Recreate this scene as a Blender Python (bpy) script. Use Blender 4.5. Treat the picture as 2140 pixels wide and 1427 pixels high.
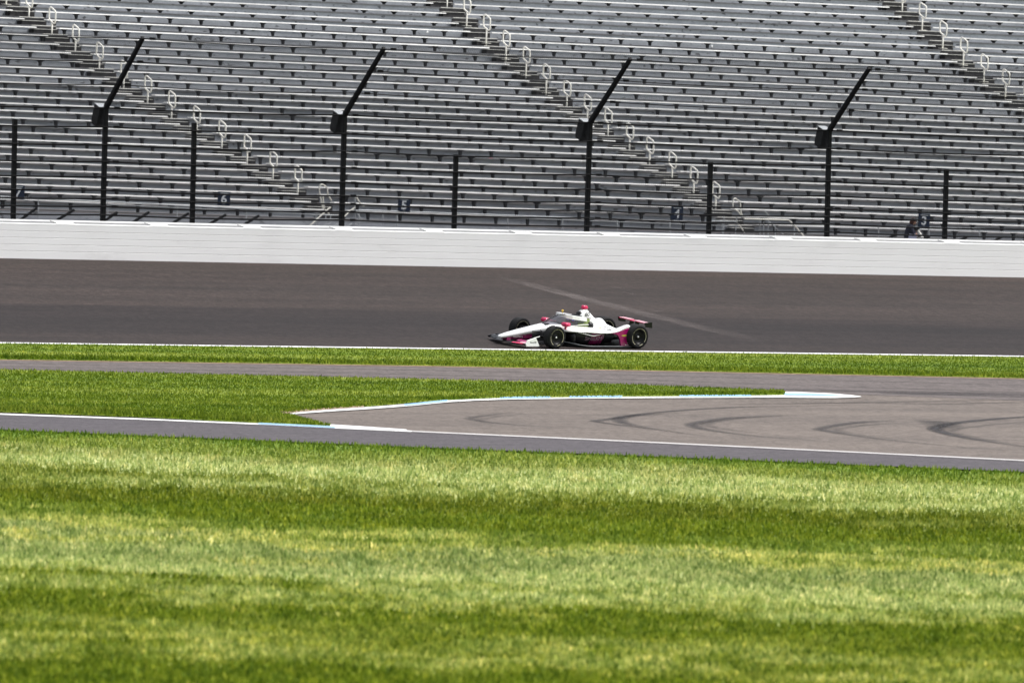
import bpy, bmesh, math, random
import numpy as np
from mathutils import Vector, Matrix
random.seed(7); rng = np.random.default_rng(11)
for o in list(bpy.data.objects): bpy.data.objects.remove(o)
S = bpy.context.scene; COL = S.collection

# ------------------------------------------------------------------ camera
FPX = 17833.0; TH = math.radians(33); ROLL = .033; YH = 330.0; CAMZ = 5.6
PITCH = math.atan((713.5 - YH) / FPX)
Fh = Vector((math.sin(TH), math.cos(TH), 0)); ZZ = Vector((0, 0, 1))
F = Fh * math.cos(PITCH) - ZZ * math.sin(PITCH)
R0 = Vector((math.cos(TH), -math.sin(TH), 0)); U0 = R0.cross(F)
R = R0 * math.cos(ROLL) + U0 * math.sin(ROLL)
U = U0 * math.cos(ROLL) - R0 * math.sin(ROLL)
C = Vector((0, 0, CAMZ))
cam = bpy.data.cameras.new('camera'); co = bpy.data.objects.new('camera', cam); COL.objects.link(co)
M = Matrix((R, U, -F)).transposed().to_4x4(); M.translation = C; co.matrix_world = M
cam.sensor_width = 36; cam.lens = 36 * FPX / 2140; cam.clip_start = 1; cam.clip_end = 6000
cam.dof.use_dof = True; cam.dof.focus_distance = 249; cam.dof.aperture_fstop = 2.8
S.camera = co

# ------------------------------------------------------------------ light
SUN_EL = math.radians(60); SUN_AZ = math.radians(118)   # azimuth of the sun, from +Y towards +X
w = bpy.data.worlds.new('World'); S.world = w; w.use_nodes = True
nt = w.node_tree; sky = nt.nodes.new('ShaderNodeTexSky'); sky.sky_type = 'NISHITA'; sky.sun_disc = False
sky.sun_elevation = SUN_EL; sky.sun_rotation = SUN_AZ; sky.air_density = 1.0; sky.dust_density = 3.0; sky.ozone_density = 1
bg = nt.nodes['Background']; hs = nt.nodes.new('ShaderNodeHueSaturation'); hs.inputs['Saturation'].default_value = .3   # thin high haze: a whiter sky
nt.links.new(sky.outputs[0], hs.inputs['Color']); nt.links.new(hs.outputs[0], bg.inputs[0]); bg.inputs[1].default_value = .15
sl = bpy.data.lights.new('sun', 'SUN'); sl.energy = 2.5; sl.angle = math.radians(5); sl.color = (1, .97, .92)
so = bpy.data.objects.new('sun', sl); COL.objects.link(so)
sd = Vector((math.sin(SUN_AZ) * math.cos(SUN_EL), math.cos(SUN_AZ) * math.cos(SUN_EL), math.sin(SUN_EL)))
so.rotation_euler = sd.to_track_quat('Z', 'Y').to_euler()
S.view_settings.view_transform = 'Standard'; S.view_settings.look = 'None'
S.view_settings.exposure = 0.6; S.view_settings.gamma = 1

# ------------------------------------------------------------------ measuring helpers: points of the survey -> metres
def ray(px, py): return F + R * ((px - 1070) / FPX) - U * ((py - 713.5) / FPX)
def onY(px, py, Y):
    d = ray(px, py); return C + d * (Y / d.y)
def proj(P):
    v = P - C; k = FPX / v.dot(F); return 1070 + k * v.dot(R), 713.5 - k * v.dot(U)
YL = 248 * math.cos(TH); TW = 18.5; YW = YL + TW
_a = onY(0, 718, YL); _b = onY(2140, 746, YL); GB = (_b.z - _a.z) / (_b.x - _a.x); GA = _a.z - GB * _a.x
_w0 = onY(0, 537.5, YW); _w1 = onY(2140, 578, YW)
WB = (_w1.z - _w0.z) / (_w1.x - _w0.x); WA = _w0.z - WB * _w0.x
def G(X, Y):
    zl = GA + GB * X
    if Y >= YL:
        t = min((Y - YL) / TW, 1.0); return zl * (1 - t) + (WA + WB * X) * t
    d = YL - Y
    z = zl - .045 * min(d, 6)
    if d > 6: z -= .03 * (min(d, 20) - 6)
    if d > 20: z -= .006 * (min(d, 110) - 20)
    return z
def onG(px, py):
    d = ray(px, py); lo, hi = 60.0, 320.0
    for _ in range(50):
        m = (lo + hi) / 2; P = C + d * m
        if P.z > G(P.x, P.y): lo = m
        else: hi = m
    return C + d * hi

# ------------------------------------------------------------------ object helpers
def tag(o, label=None, cat=None, group=None, kind=None):
    if label: o['label'] = label
    if cat: o['category'] = cat
    if group: o['group'] = group
    if kind: o['kind'] = kind
    return o
def empty(name, mw=None):
    o = bpy.data.objects.new(name, None); COL.objects.link(o); o.empty_display_size = .2
    if mw is not None: o.matrix_world = mw
    return o
class MB:
    def __init__(s): s.v = []; s.f = []; s.m = []
    def add(s, vs, fs, mi=0):
        b = len(s.v); s.v += [tuple(v) for v in vs]; s.f += [tuple(b + i for i in f) for f in fs]; s.m += [mi] * len(fs)
    def quad(s, a, b, c, d, mi=0): s.add([a, b, c, d], [(0, 1, 2, 3)], mi)
    def hexa(s, p, mi=0):  # 8 points: bottom ring then top ring
        s.add(p, [(3, 2, 1, 0), (4, 5, 6, 7), (0, 1, 5, 4), (1, 2, 6, 5), (2, 3, 7, 6), (3, 0, 4, 7)], mi)
    def box(s, x0, x1, y0, y1, z0, z1, mi=0, T=None):
        p = [(x0, y0, z0), (x1, y0, z0), (x1, y1, z0), (x0, y1, z0), (x0, y0, z1), (x1, y0, z1), (x1, y1, z1), (x0, y1, z1)]
        if T: p = [T(*q) for q in p]
        s.hexa(p, mi)
    def tube(s, pts, r, n=8, mi=0, close=False, caps=True):
        pts = [Vector(p) for p in pts]; N = len(pts); rs = r if isinstance(r, (list, tuple)) else [r] * N
        b = len(s.v); up = None
        for i, p in enumerate(pts):
            if close: t = pts[(i + 1) % N] - pts[i - 1]
            else: t = pts[min(i + 1, N - 1)] - pts[max(i - 1, 0)]
            t.normalize()
            if up is None:
                up = Vector((0, 0, 1)) if abs(t.z) < .9 else Vector((1, 0, 0))
            u = (up - t * up.dot(t)).normalized(); up = u; v = t.cross(u)
            for k in range(n):
                a = 2 * math.pi * k / n; q = p + (u * math.cos(a) + v * math.sin(a)) * rs[i]; s.v.append(tuple(q))
        L = N if close else N - 1
        for i in range(L):
            j = (i + 1) % N
            for k in range(n):
                k2 = (k + 1) % n; s.f.append((b + i * n + k, b + i * n + k2, b + j * n + k2, b + j * n + k)); s.m.append(mi)
        if caps and not close:
            s.f.append(tuple(b + k for k in range(n))[::-1]); s.m.append(mi)
            s.f.append(tuple(b + (N - 1) * n + k for k in range(n))); s.m.append(mi)
    def loft(s, rings, mi=0, caps=True, closed=True):
        b = len(s.v); n = len(rings[0])
        for r_ in rings: s.v += [tuple(p) for p in r_]
        for i in range(len(rings) - 1):
            for k in range(n if closed else n - 1):
                k2 = (k + 1) % n; s.f.append((b + i * n + k, b + i * n + k2, b + (i + 1) * n + k2, b + (i + 1) * n + k)); s.m.append(mi)
        if caps:
            s.f.append(tuple(b + k for k in range(n))[::-1]); s.m.append(mi)
            s.f.append(tuple(b + (len(rings) - 1) * n + k for k in range(n))); s.m.append(mi)
    def prism(s, outline, d0, d1, axis='y', mi=0):  # outline of (a,b) extruded along axis
        def P(a, b, d): return (a, d, b) if axis == 'y' else ((d, a, b) if axis == 'x' else (a, b, d))
        n = len(outline); vs = [P(a, b, d0) for a, b in outline] + [P(a, b, d1) for a, b in outline]
        fs = [tuple(range(n)), tuple(range(2 * n - 1, n - 1, -1))] + [(i, (i + 1) % n, n + (i + 1) % n, n + i) for i in range(n)]
        s.add(vs, fs, mi)
    def lathe(s, prof, n=40, mi=0, c=(0, 0, 0)):   # profile (r, y) round the y axis
        b = len(s.v)
        for r, y in prof:
            for k in range(n):
                a = 2 * math.pi * k / n; s.v.append((c[0] + r * math.cos(a), c[1] + y, c[2] + r * math.sin(a)))
        for i in range(len(prof) - 1):
            for k in range(n):
                k2 = (k + 1) % n; s.f.append((b + i * n + k, b + i * n + k2, b + (i + 1) * n + k2, b + (i + 1) * n + k)); s.m.append(mi)
    def build(s, name, mats, parent=None, smooth=False, bevel=0, subsurf=0, fix=True):
        me = bpy.data.meshes.new(name); me.from_pydata(s.v, [], s.f)
        if not isinstance(mats, (list, tuple)): mats = [mats]
        for m in mats: me.materials.append(m)
        me.polygons.foreach_set('material_index', s.m)
        if fix:
            bm = bmesh.new(); bm.from_mesh(me); bmesh.ops.recalc_face_normals(bm, faces=bm.faces); bm.to_mesh(me); bm.free()
        if smooth: me.polygons.foreach_set('use_smooth', [True] * len(me.polygons))
        o = bpy.data.objects.new(name, me); COL.objects.link(o)
        if parent: o.parent = parent
        if bevel:
            b = o.modifiers.new('bevel', 'BEVEL'); b.width = bevel; b.segments = 2; b.limit_method = 'ANGLE'
        if subsurf:
            b = o.modifiers.new('sub', 'SUBSURF'); b.levels = subsurf; b.render_levels = subsurf
        return o

# ------------------------------------------------------------------ materials
class NT:
    def __init__(s, name, rough=.6, spec=.3):
        s.mat = bpy.data.materials.new(name); s.mat.use_nodes = True; s.t = s.mat.node_tree; s.p = s.t.nodes['Principled BSDF']
        s.p.inputs['Roughness'].default_value = rough; s.p.inputs['Specular IOR Level'].default_value = spec
    def n(s, ty, **k):
        nd = s.t.nodes.new('ShaderNode' + ty)
        for a, v in k.items(): setattr(nd, a, v)
        return nd
    def l(s, a, b): s.t.links.new(a, b)
    def coord(s, scale=(1, 1, 1), rot=0, loc=(0, 0, 0), kind='Object'):
        tc = s.n('TexCoord'); mp = s.n('Mapping'); mp.inputs['Scale'].default_value = scale; mp.inputs['Rotation'].default_value = (0, 0, rot)
        mp.inputs['Location'].default_value = loc; s.l(tc.outputs[kind], mp.inputs[0]); return mp.outputs[0]
    def noise(s, vec, scale, detail=3, rough=.5, dist=0):
        nd = s.n('TexNoise'); s.l(vec, nd.inputs['Vector']); nd.inputs['Scale'].default_value = scale; nd.inputs['Detail'].default_value = detail
        nd.inputs['Roughness'].default_value = rough; nd.inputs['Distortion'].default_value = dist; return nd.outputs[0]
    def ramp(s, fac, stops, interp='LINEAR'):
        nd = s.n('ValToRGB'); nd.color_ramp.interpolation = interp; e = nd.color_ramp.elements
        while len(e) > 1: e.remove(e[-1])
        e[0].position = stops[0][0]; c = stops[0][1]; e[0].color = (*c, 1) if isinstance(c, tuple) else (c, c, c, 1)
        for p, c in stops[1:]:
            x = e.new(p); x.color = (*c, 1) if isinstance(c, tuple) else (c, c, c, 1)
        s.l(fac, nd.inputs[0]); return nd.outputs[0]
    def mix(s, a, b, fac, mode='MIX'):
        nd = s.n('Mix', data_type='RGBA', blend_type=mode)
        for k_, sock, v in ((0, nd.inputs[0], fac), (6, nd.inputs[6], a), (7, nd.inputs[7], b)):
            if isinstance(v, (int, float)) and k_ == 0: sock.default_value = v
            elif isinstance(v, tuple): sock.default_value = (*v, 1)
            elif isinstance(v, (int, float)): sock.default_value = (v, v, v, 1)
            else: s.l(v, sock)
        return nd.outputs[2]
    def math(s, op, a, b=None, c=None, clamp=False):
        nd = s.n('Math', operation=op); nd.use_clamp = clamp
        for i, v in enumerate((a, b, c)):
            if v is None: continue
            if isinstance(v, (int, float)): nd.inputs[i].default_value = v
            else: s.l(v, nd.inputs[i])
        return nd.outputs[0]
    def col(s, c):
        if isinstance(c, tuple): s.p.inputs['Base Color'].default_value = (*c, 1)
        else: s.l(c, s.p.inputs['Base Color'])
    def bump(s, h, dist=.01, strength=.5):
        b = s.n('Bump'); b.inputs['Distance'].default_value = dist; b.inputs['Strength'].default_value = strength
        s.l(h, b.inputs['Height']); s.l(b.outputs[0], s.p.inputs['Normal'])
def plain(name, c, rough=.5, spec=.3, metal=0, var=.15, scale=6, coat=0):
    m = NT(name, rough, spec); m.p.inputs['Metallic'].default_value = metal
    v = m.coord(); n = m.noise(v, scale, 4, .6)
    lo = tuple(x * (1 - var) for x in c); hi = tuple(min(1, x * (1 + var)) for x in c)
    m.col(m.ramp(n, [(.3, lo), (.7, hi)]))
    if coat: m.p.inputs['Coat Weight'].default_value = coat; m.p.inputs['Coat Roughness'].default_value = .05
    return m.mat
MT = {}
def asphalt(name, base, dark, grain=.25, streak=(.035, .9), bands=None, rot=0, agg=(20, 1.6, 1)):
    m = NT(name, .85, .25)
    v = m.coord(); vs = m.coord((streak[0], streak[1], 1), rot)
    big = m.noise(vs, 1.0, 7, .72); st = m.ramp(big, [(.32, dark), (.68, base)])
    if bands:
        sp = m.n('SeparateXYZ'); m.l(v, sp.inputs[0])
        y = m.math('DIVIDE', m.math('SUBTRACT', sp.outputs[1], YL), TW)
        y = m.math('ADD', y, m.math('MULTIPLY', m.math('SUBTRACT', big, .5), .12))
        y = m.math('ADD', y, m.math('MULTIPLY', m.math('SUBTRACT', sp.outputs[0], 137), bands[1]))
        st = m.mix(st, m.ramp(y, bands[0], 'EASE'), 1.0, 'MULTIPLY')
    g = m.noise(v, 28, 2, .7); g2 = m.noise(v, 9, 3, .7)
    st = m.mix(st, m.ramp(g, [(.3, 1 - grain), (.7, 1 + grain)]), 1.0, 'MULTIPLY')
    st = m.mix(st, m.ramp(g2, [(.3, .9), (.7, 1.1)]), 1.0, 'MULTIPLY')
    g3 = m.noise(m.coord((1, 1, 1)), 2.6, 6, .9); g4 = m.noise(m.coord((.5, 1.3, 1)), 1.0, 4, .7)
    st = m.mix(st, m.ramp(g3, [(.3, .68), (.7, 1.34)]), 1.0, 'MULTIPLY'); st = m.mix(st, m.ramp(g4, [(.3, .9), (.7, 1.1)]), 1.0, 'MULTIPLY')
    g5 = m.noise(m.coord((6, 3.5, 1)), 1.0, 5, .95); st = m.mix(st, m.ramp(g5, [(.32, .5), (.5, 1.0), (.68, 1.6)]), 1.0, 'MULTIPLY')
    m.col(st); m.bump(g, .006, .5); return m.mat
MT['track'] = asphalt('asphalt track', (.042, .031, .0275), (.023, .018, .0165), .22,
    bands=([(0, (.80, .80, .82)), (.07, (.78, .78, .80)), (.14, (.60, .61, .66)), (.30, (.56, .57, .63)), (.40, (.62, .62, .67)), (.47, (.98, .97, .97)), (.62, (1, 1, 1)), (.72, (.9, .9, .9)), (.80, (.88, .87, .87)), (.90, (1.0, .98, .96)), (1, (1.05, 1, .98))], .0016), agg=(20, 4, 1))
MT['lane'] = asphalt('asphalt lane', (.125, .105, .099), (.088, .075, .073), .2, (.02, 2.2))
MT['road'] = asphalt('asphalt road', (.150, .125, .108), (.105, .088, .078), .25, (.06, .35))
MT['edge'] = asphalt('asphalt edge', (.082, .072, .078), (.062, .056, .062), .2, (.03, 1.5), rot=-.6)
def white_paint(name, c=(.78, .78, .76), worn=.25):
    m = NT(name, .6, .3); v = m.coord(); n = m.noise(v, 2.5, 6, .75)
    m.col(m.ramp(n, [(.28, tuple(x * (1 - worn) for x in c)), (.5, c)])); return m.mat
MT['line'] = white_paint('line paint'); MT['line_worn'] = white_paint('worn line paint', (.5, .48, .47), .4)
MT['blue'] = white_paint('blue paint', (.28, .47, .78), .25)
def skid():
    m = NT('rubber mark', .8, .3); v = m.coord(); n = m.noise(v, 3, 5, .7)
    m.col((.035, .033, .036)); tr = m.n('BsdfTransparent'); mx = m.n('MixShader')
    at = m.n('Attribute', attribute_name='fade')
    fac = m.math('MULTIPLY', m.ramp(n, [(.25, .35), (.7, 1.0)]), at.outputs['Fac'])
    m.l(fac, mx.inputs[0]); m.l(tr.outputs[0], mx.inputs[1]); m.l(m.p.outputs[0], mx.inputs[2])
    m.l(mx.outputs[0], m.t.nodes['Material Output'].inputs[0]); return m.mat
MT['skid'] = skid()
def patch():
    m = NT('pale scuffed asphalt', .85, .25); v = m.coord(); n = m.noise(m.coord((1.5, .6, 1)), 1.2, 6, .8)
    m.col((.135, .115, .11)); tr = m.n('BsdfTransparent'); mx = m.n('MixShader'); at = m.n('Attribute', attribute_name='fade')
    m.l(m.math('MULTIPLY', m.ramp(n, [(.35, .1), (.65, .75)]), at.outputs['Fac']), mx.inputs[0])
    m.l(tr.outputs[0], mx.inputs[1]); m.l(m.p.outputs[0], mx.inputs[2]); m.l(mx.outputs[0], m.t.nodes['Material Output'].inputs[0]); return m.mat
MT['patch'] = patch()
# mown bands of the near lawn, measured as distance along the viewing heading
def Dof(py): P = onG(1070, py); return P.x * math.sin(TH) + P.y * math.cos(TH)
LG = (.45, .51, .21); LY = (.45, .48, .14); DG = (.165, .225, .016); MG = (.27, .32, .05)
def grass_mat(name, blade=True, near=True):
    m = NT(name, .75, .15)
    v = m.coord(); sp = m.n('SeparateXYZ'); m.l(v, sp.inputs[0])
    if near:
        d = m.math('ADD', m.math('MULTIPLY', sp.outputs[0], math.sin(TH)), m.math('MULTIPLY', sp.outputs[1], math.cos(TH)))
        lat = m.math('SUBTRACT', m.math('MULTIPLY', sp.outputs[0], math.cos(TH)), m.math('MULTIPLY', sp.outputs[1], math.sin(TH)))
        vs = m.coord((.12, .12, .12)); wob = m.noise(vs, 1.0, 4, .6)
        cb = m.n('CombineXYZ'); m.l(m.math('MULTIPLY', lat, .16), cb.inputs[0]); m.l(m.math('MULTIPLY', d, .22), cb.inputs[1]); wob2 = m.noise(cb.outputs[0], 1.0, 5, .65)
        d = m.math('ADD', d, m.math('MULTIPLY', lat, .2))
        d0, d1 = Dof(1440), Dof(925)
        t = m.math('DIVIDE', m.math('SUBTRACT', d, d0), d1 - d0)
        t = m.math('ADD', t, m.math('MULTIPLY', m.math('SUBTRACT', wob, .5), .12))
        t = m.math('ADD', t, m.math('MULTIPLY', m.math('SUBTRACT', wob2, .5), .42))
        cb2 = m.n('CombineXYZ'); m.l(m.math('MULTIPLY', lat, 1.1), cb2.inputs[0]); m.l(m.math('MULTIPLY', d, .35), cb2.inputs[1]); blot = m.noise(cb2.outputs[0], 1.0, 5, .7)
        t = m.math('ADD', t, m.math('MULTIPLY', m.math('SUBTRACT', blot, .5), .16))
        def T(py): return max(0, min(1, (Dof(py) - d0) / (d1 - d0)))
        st = [(1435, DG), (1400, MG), (1378, (.36, .41, .11)), (1345, MG), (1310, DG), (1285, DG), (1275, MG), (1250, (.36, .42, .13)), (1225, LG), (1170, (.32, .38, .14)), (1140, LY),
              (1122, (.2, .27, .04)), (1095, DG), (1060, (.15, .19, .015)), (1035, (.25, .30, .06)), (1000, LG), (980, (.33, .37, .12)), (965, (.25, .31, .06)), (945, (.14, .22, .022)), (925, (.15, .23, .025))]
        base = m.ramp(t, [(T(p), c) for p, c in st], 'EASE')
    else:
        vs = m.coord((.03, .5, 1)); n = m.noise(vs, 1.0, 5, .6)
        base = m.ramp(n, [(.3, (.085, .15, .008)), (.5, (.14, .205, .014)), (.7, (.27, .32, .05))])
    if near: base = m.mix(base, m.ramp(blot, [(.3, (.72, .8, .6)), (.5, (1, 1, 1)), (.68, (1.25, 1.15, 1.25))]), 1, 'MULTIPLY')
    n1 = m.noise(m.coord((1, .6, .3), TH), 3.2, 4, .75)
    base = m.mix(base, m.ramp(n1, [(.3, (.45, .55, .35)), (.5, (1, 1, 1)), (.7, (1.6, 1.45, 1.6))]), 1, 'MULTIPLY')
    if blade:
        at = m.n('Attribute', attribute_name='tint')
        base = m.mix(base, m.ramp(at.outputs['Fac'], [(0, (.35, .45, .3)), (.35, (.8, .88, .7)), (.7, (1.2, 1.15, 1.1)), (.92, (1.5, 1.35, 1.4)), (1, (1.9, 1.6, 1.9))]), 1, 'MULTIPLY')
        m.col(base); trn = m.n('BsdfTranslucent'); m.l(base, trn.inputs[0]); mx = m.n('MixShader'); mx.inputs[0].default_value = .35
        m.l(m.p.outputs[0], mx.inputs[1]); m.l(trn.outputs[0], mx.inputs[2]); m.l(mx.outputs[0], m.t.nodes['Material Output'].inputs[0])
    else:
        n2 = m.noise(v, 40, 2, .7); base = m.mix(base, m.ramp(n2, [(.3, .6), (.7, 1.2)]), 1, 'MULTIPLY'); m.col(base); m.bump(n2, .02, 1)
    return m.mat
MT['lawn_base'] = grass_mat('lawn soil and turf', False, True); MT['lawn'] = grass_mat('lawn blades', True, True)
MT['verge_base'] = grass_mat('verge turf', False, False); MT['verge'] = grass_mat('verge blades', True, False)
MT['soil'] = plain('dry soil', (.30, .22, .15), .9, .1, var=.3)
def wall_mat():
    m = NT('white barrier paint', .45, .35); v = m.coord((.25, 1, 1)); n = m.noise(v, 2.2, 6, .7)
    c = m.ramp(n, [(.2, (.65, .64, .645)), (.42, (.76, .75, .755)), (.7, (.79, .785, .79))])
    n2 = m.noise(m.coord((.15, 1, 2.2), loc=(3, 0, 0)), 2.0, 5, .7)
    c = m.mix(c, (.55, .54, .54), m.ramp(n2, [(.62, 0.0), (.78, .45)])); m.col(c); return m.mat
MT['wall'] = wall_mat(); MT['wallcap'] = plain('white wall cap', (.8, .8, .79), .5, var=.05)
MT['wallgap'] = plain('shade-grey gap filler', (.36, .36, .37), .7, var=.1); MT['joint'] = plain('grey joint backing', (.4, .4, .4), .9, var=.2)  # second grey is the backing that shows through the tube joints
MT['black_steel'] = plain('black painted steel', (.0025, .0025, .0035), .6, .15, var=.4)
MT['cable'] = plain('dark cable', (.004, .004, .005), .7, .15)
MT['mesh'] = plain('dull chain link wire', (.03, .032, .035), .6, .3, metal=.3)
MT['bench'] = plain('pale bench aluminium', (.72, .71, .70), .45, .5, var=.18, scale=3)
_b = MT['bench']; _t = _b.node_tree; _p = _t.nodes['Principled BSDF']; _src = _p.inputs['Base Color'].links[0].from_socket
_oi = _t.nodes.new('ShaderNodeObjectInfo'); _rp = _t.nodes.new('ShaderNodeMapRange'); _rp.inputs[3].default_value = .92; _rp.inputs[4].default_value = 1.2; _t.links.new(_oi.outputs['Random'], _rp.inputs[0])
_mx = _t.nodes.new('ShaderNodeVectorMath'); _mx.operation = 'SCALE'; _t.links.new(_src, _mx.inputs[0]); _t.links.new(_rp.outputs[0], _mx.inputs['Scale']); _t.links.new(_mx.outputs[0], _p.inputs['Base Color'])
MT['nosing'] = plain('worn step nosing', (.55, .54, .51), .6, .3, var=.3)
MT['bench2'] = plain('dark bracket steel', (.03, .03, .034), .7, .2, var=.4)
def deck_mat(name, c):
    m = NT(name, .7, .25); n = m.noise(m.coord((.5, 1, 1)), 1.4, 5, .7); n2 = m.noise(m.coord(), 14, 3, .7)
    col = m.ramp(n, [(.3, tuple(x * .8 for x in c)), (.7, tuple(x * 1.18 for x in c))])
    n3 = m.noise(m.coord((1, 2, 2)), 4.0, 2, .5)
    col = m.mix(col, (.05, .05, .055), m.ramp(n3, [(.64, 0.0), (.70, .75)]))
    col = m.mix(col, m.ramp(n2, [(.3, .85), (.7, 1.12)]), 1, 'MULTIPLY'); m.col(col); return m.mat
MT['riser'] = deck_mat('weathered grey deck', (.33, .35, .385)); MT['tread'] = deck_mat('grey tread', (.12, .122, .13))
MT['underside'] = plain('dark stair steel', (.04, .038, .04), .8, var=.4)  # near-black tone for stair blocks and the panels over aisle risers
MT['rail'] = plain('cream painted rail', (.72, .70, .64), .5, .4, var=.1)
MT['galv'] = plain('galvanised pipe', (.42, .44, .46), .5, .5, var=.2, metal=.2)
MT['navy'] = plain('navy sign face', (.008, .018, .045), .5, .3); MT['signwhite'] = plain('sign lettering', (.75, .77, .8), .6, var=.05)

# ------------------------------------------------------------------ ground, track, roads
def sheet(name, up, lo, off, mat, rows=10, cols=None, fade=None, matfn=None, parent=None, pixel=True):
    """strip between two survey curves (equal count), draped on the ground"""
    g = []
    for (a, b) in zip(up, lo):
        A = onG(*a) if pixel else Vector(a); B = onG(*b) if pixel else Vector(b); c_ = []
        for j in range(rows + 1):
            P = A.lerp(B, j / rows); c_.append((P.x, P.y, G(P.x, P.y) + off))
        g.append(c_)
    mb = MB(); n = len(g); b = rows + 1
    mb.v = [p for c_ in g for p in c_]
    for i in range(n - 1):
        for j in range(rows):
            mb.f.append((i * b + j, i * b + j + 1, (i + 1) * b + j + 1, (i + 1) * b + j)); mb.m.append(0)
    o = mb.build(name, mat, parent)
    if o.data.polygons[0].normal.z < 0: o.data.flip_normals()
    if fade is not None:
        at = o.data.attributes.new('fade', 'FLOAT', 'POINT'); at.data.foreach_set('value', [fade(i / (n - 1), j / rows) for i in range(n) for j in range(b)])
    return o
def poly(pts, xs):
    out = []
    for x in xs:
        for (x0, y0), (x1, y1) in zip(pts, pts[1:]):
            if x <= x1 or (x1, y1) == pts[-1]: out.append((x, y0 + (y1 - y0) * (x - x0) / (x1 - x0))); break
    return out
def lin(a, b, n): return [a + (b - a) * i / (n - 1) for i in range(n)]
# base ground: one sheet to the horizon
mb = MB(); xs = [-3000, -400, 0, 60, 90, 110, 130, 150, 170, 190, 220, 400, 1200, 4000]
def base_ys(X):
    return [-1500, 0, 40, 80, YL - 110, YL - 60, YL - 20, YL - 13, YL - 6, YL]
for X in xs:
    for Y in base_ys(X):
        Xc = max(60, min(220, X)); mb.v.append((X, Y, G(Xc, Y) - .03))
nb = 10
for i in range(len(xs) - 1):
    for j in range(nb - 1): mb.f.append((i * nb + j, (i + 1) * nb + j, (i + 1) * nb + j + 1, i * nb + j + 1)); mb.m.append(0)
tag(mb.build('infield_ground', MT['lawn_base']), kind='structure')
mb = MB(); mb.v = [(X, Y, G(max(60, min(220, X)), YW) - dz) for X in xs for (Y, dz) in ((YW + .6, .02), (YW + 60, .2), (5000, .2))]
for i in range(len(xs) - 1):
    for j in range(2): mb.f.append((i * 3 + j, (i + 1) * 3 + j, (i + 1) * 3 + j + 1, i * 3 + j + 1)); mb.m.append(0)
tag(mb.build('outer_ground', MT['lane']), kind='structure')
# banked track
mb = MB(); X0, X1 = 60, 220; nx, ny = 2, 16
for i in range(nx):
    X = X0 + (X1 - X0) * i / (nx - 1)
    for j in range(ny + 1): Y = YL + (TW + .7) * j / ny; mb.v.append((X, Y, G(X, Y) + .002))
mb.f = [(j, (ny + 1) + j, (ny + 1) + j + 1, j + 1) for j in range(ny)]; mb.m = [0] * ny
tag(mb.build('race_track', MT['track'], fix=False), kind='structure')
# white line along the low edge of the track
LW = .21
mb = MB()
xs2 = lin(60, 220, 33)
for X in xs2:
    wv = .015 * math.sin(X * 1.7) + .012 * math.sin(X * .6)
    for Y in (YL + .02, YL + .02 + LW + wv): mb.v.append((X, Y, G(X, Y) + .008))
mb.f = [(2 * i, 2 * i + 2, 2 * i + 3, 2 * i + 1) for i in range(32)]; mb.m = [0] * 32
tag(mb.build('track_edge_line', MT['line'], fix=False), kind='structure')
XA, XB = -140, 2280
Aup = [(XA, 716.6), (0, 719.5), (1070, 734.5), (XB, 750)]
Blo = [(XA, 750), (0, 752.6), (900, 766), (1566, 780), (2140, 792), (XB, 795)]
Clo = [(XA, 771), (0, 774.4), (900, 794.6), (1300, 805), (1640, 818)]
Elo = [(XA, 891), (0, 898), (900, 936), (1514, 960), (2140, 986.5), (XB, 992.5)]
Dlow = [(XA, 859), (0, 863), (300, 874), (500, 884), (690, 892)]
Dnotch = [(595, 866), (640, 861), (700, 856), (780, 851), (900, 840), (1050, 833.5), (1300, 831), (1500, 829.5), (1640, 827.5)]
Dsl = [(595, 867.5), (630, 876), (660, 884), (690, 891)]
xr = lin(XA, XB, 41)
tag(sheet('service_road', poly(Blo, xr), poly(Elo, xr), .004, MT['road'], 60), kind='structure')
xl = lin(XA, XB, 41)
lane_lo = [(XA, 771), (0, 774.4), (900, 794.6), (1300, 805), (1640, 819), (2140, 838), (XB, 843)]
tag(sheet('warm_up_lane', poly(Blo, xl), poly(lane_lo, xl), .010, MT['lane'], 24), kind='structure')
for off, dy, th in ((0, .30, .7), (1, .62, .8), (2, .85, .6)):
    c0 = [(x, a * (1 - dy) + b * dy) for (x, a), (_, b) in zip(poly(Blo, xl), poly(lane_lo, xl))]
    tag(sheet('road_seam', c0, [(x, y + th) for x, y in c0], .016, MT['skid'], 2, fade=lambda u, v: .55), kind='structure')
eline = [(XA, 859.5), (0, 865.5), (300, 876), (560, 887), (690, 893.5), (830, 900), (1200, 917), (1600, 936), (2140, 962.5), (XB, 969)]
tag(sheet('road_shoulder', poly(eline, xr), poly(Elo, xr), .010, MT['edge'], 16), kind='structure')
sp0 = lin(XA, 860, 16); tag(sheet('road_edge_line', poly(eline, sp0), [(x, y + 2.6) for x, y in poly(eline, sp0)], .022, MT['line'], 2), kind='structure')
sp0 = lin(860, XB, 20); tag(sheet('road_edge_line', poly(eline, sp0), [(x, y + 2.4) for x, y in poly(eline, sp0)], .022, MT['line_worn'], 2), kind='structure')
sp0 = lin(540, 700, 6); tag(sheet('blue_kerb_paint', [(x, y - 1) for x, y in poly(eline, sp0)], [(x, y + 2.2) for x, y in poly(eline, sp0)], .028, MT['blue'], 2), kind='structure')
tag(sheet('white_kerb_paint', [(690, 889), (740, 892), (800, 896), (850, 899.5)], [(690, 893), (740, 896), (800, 899.6), (850, 901.3)], .030, MT['line'], 3), kind='structure')
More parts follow.
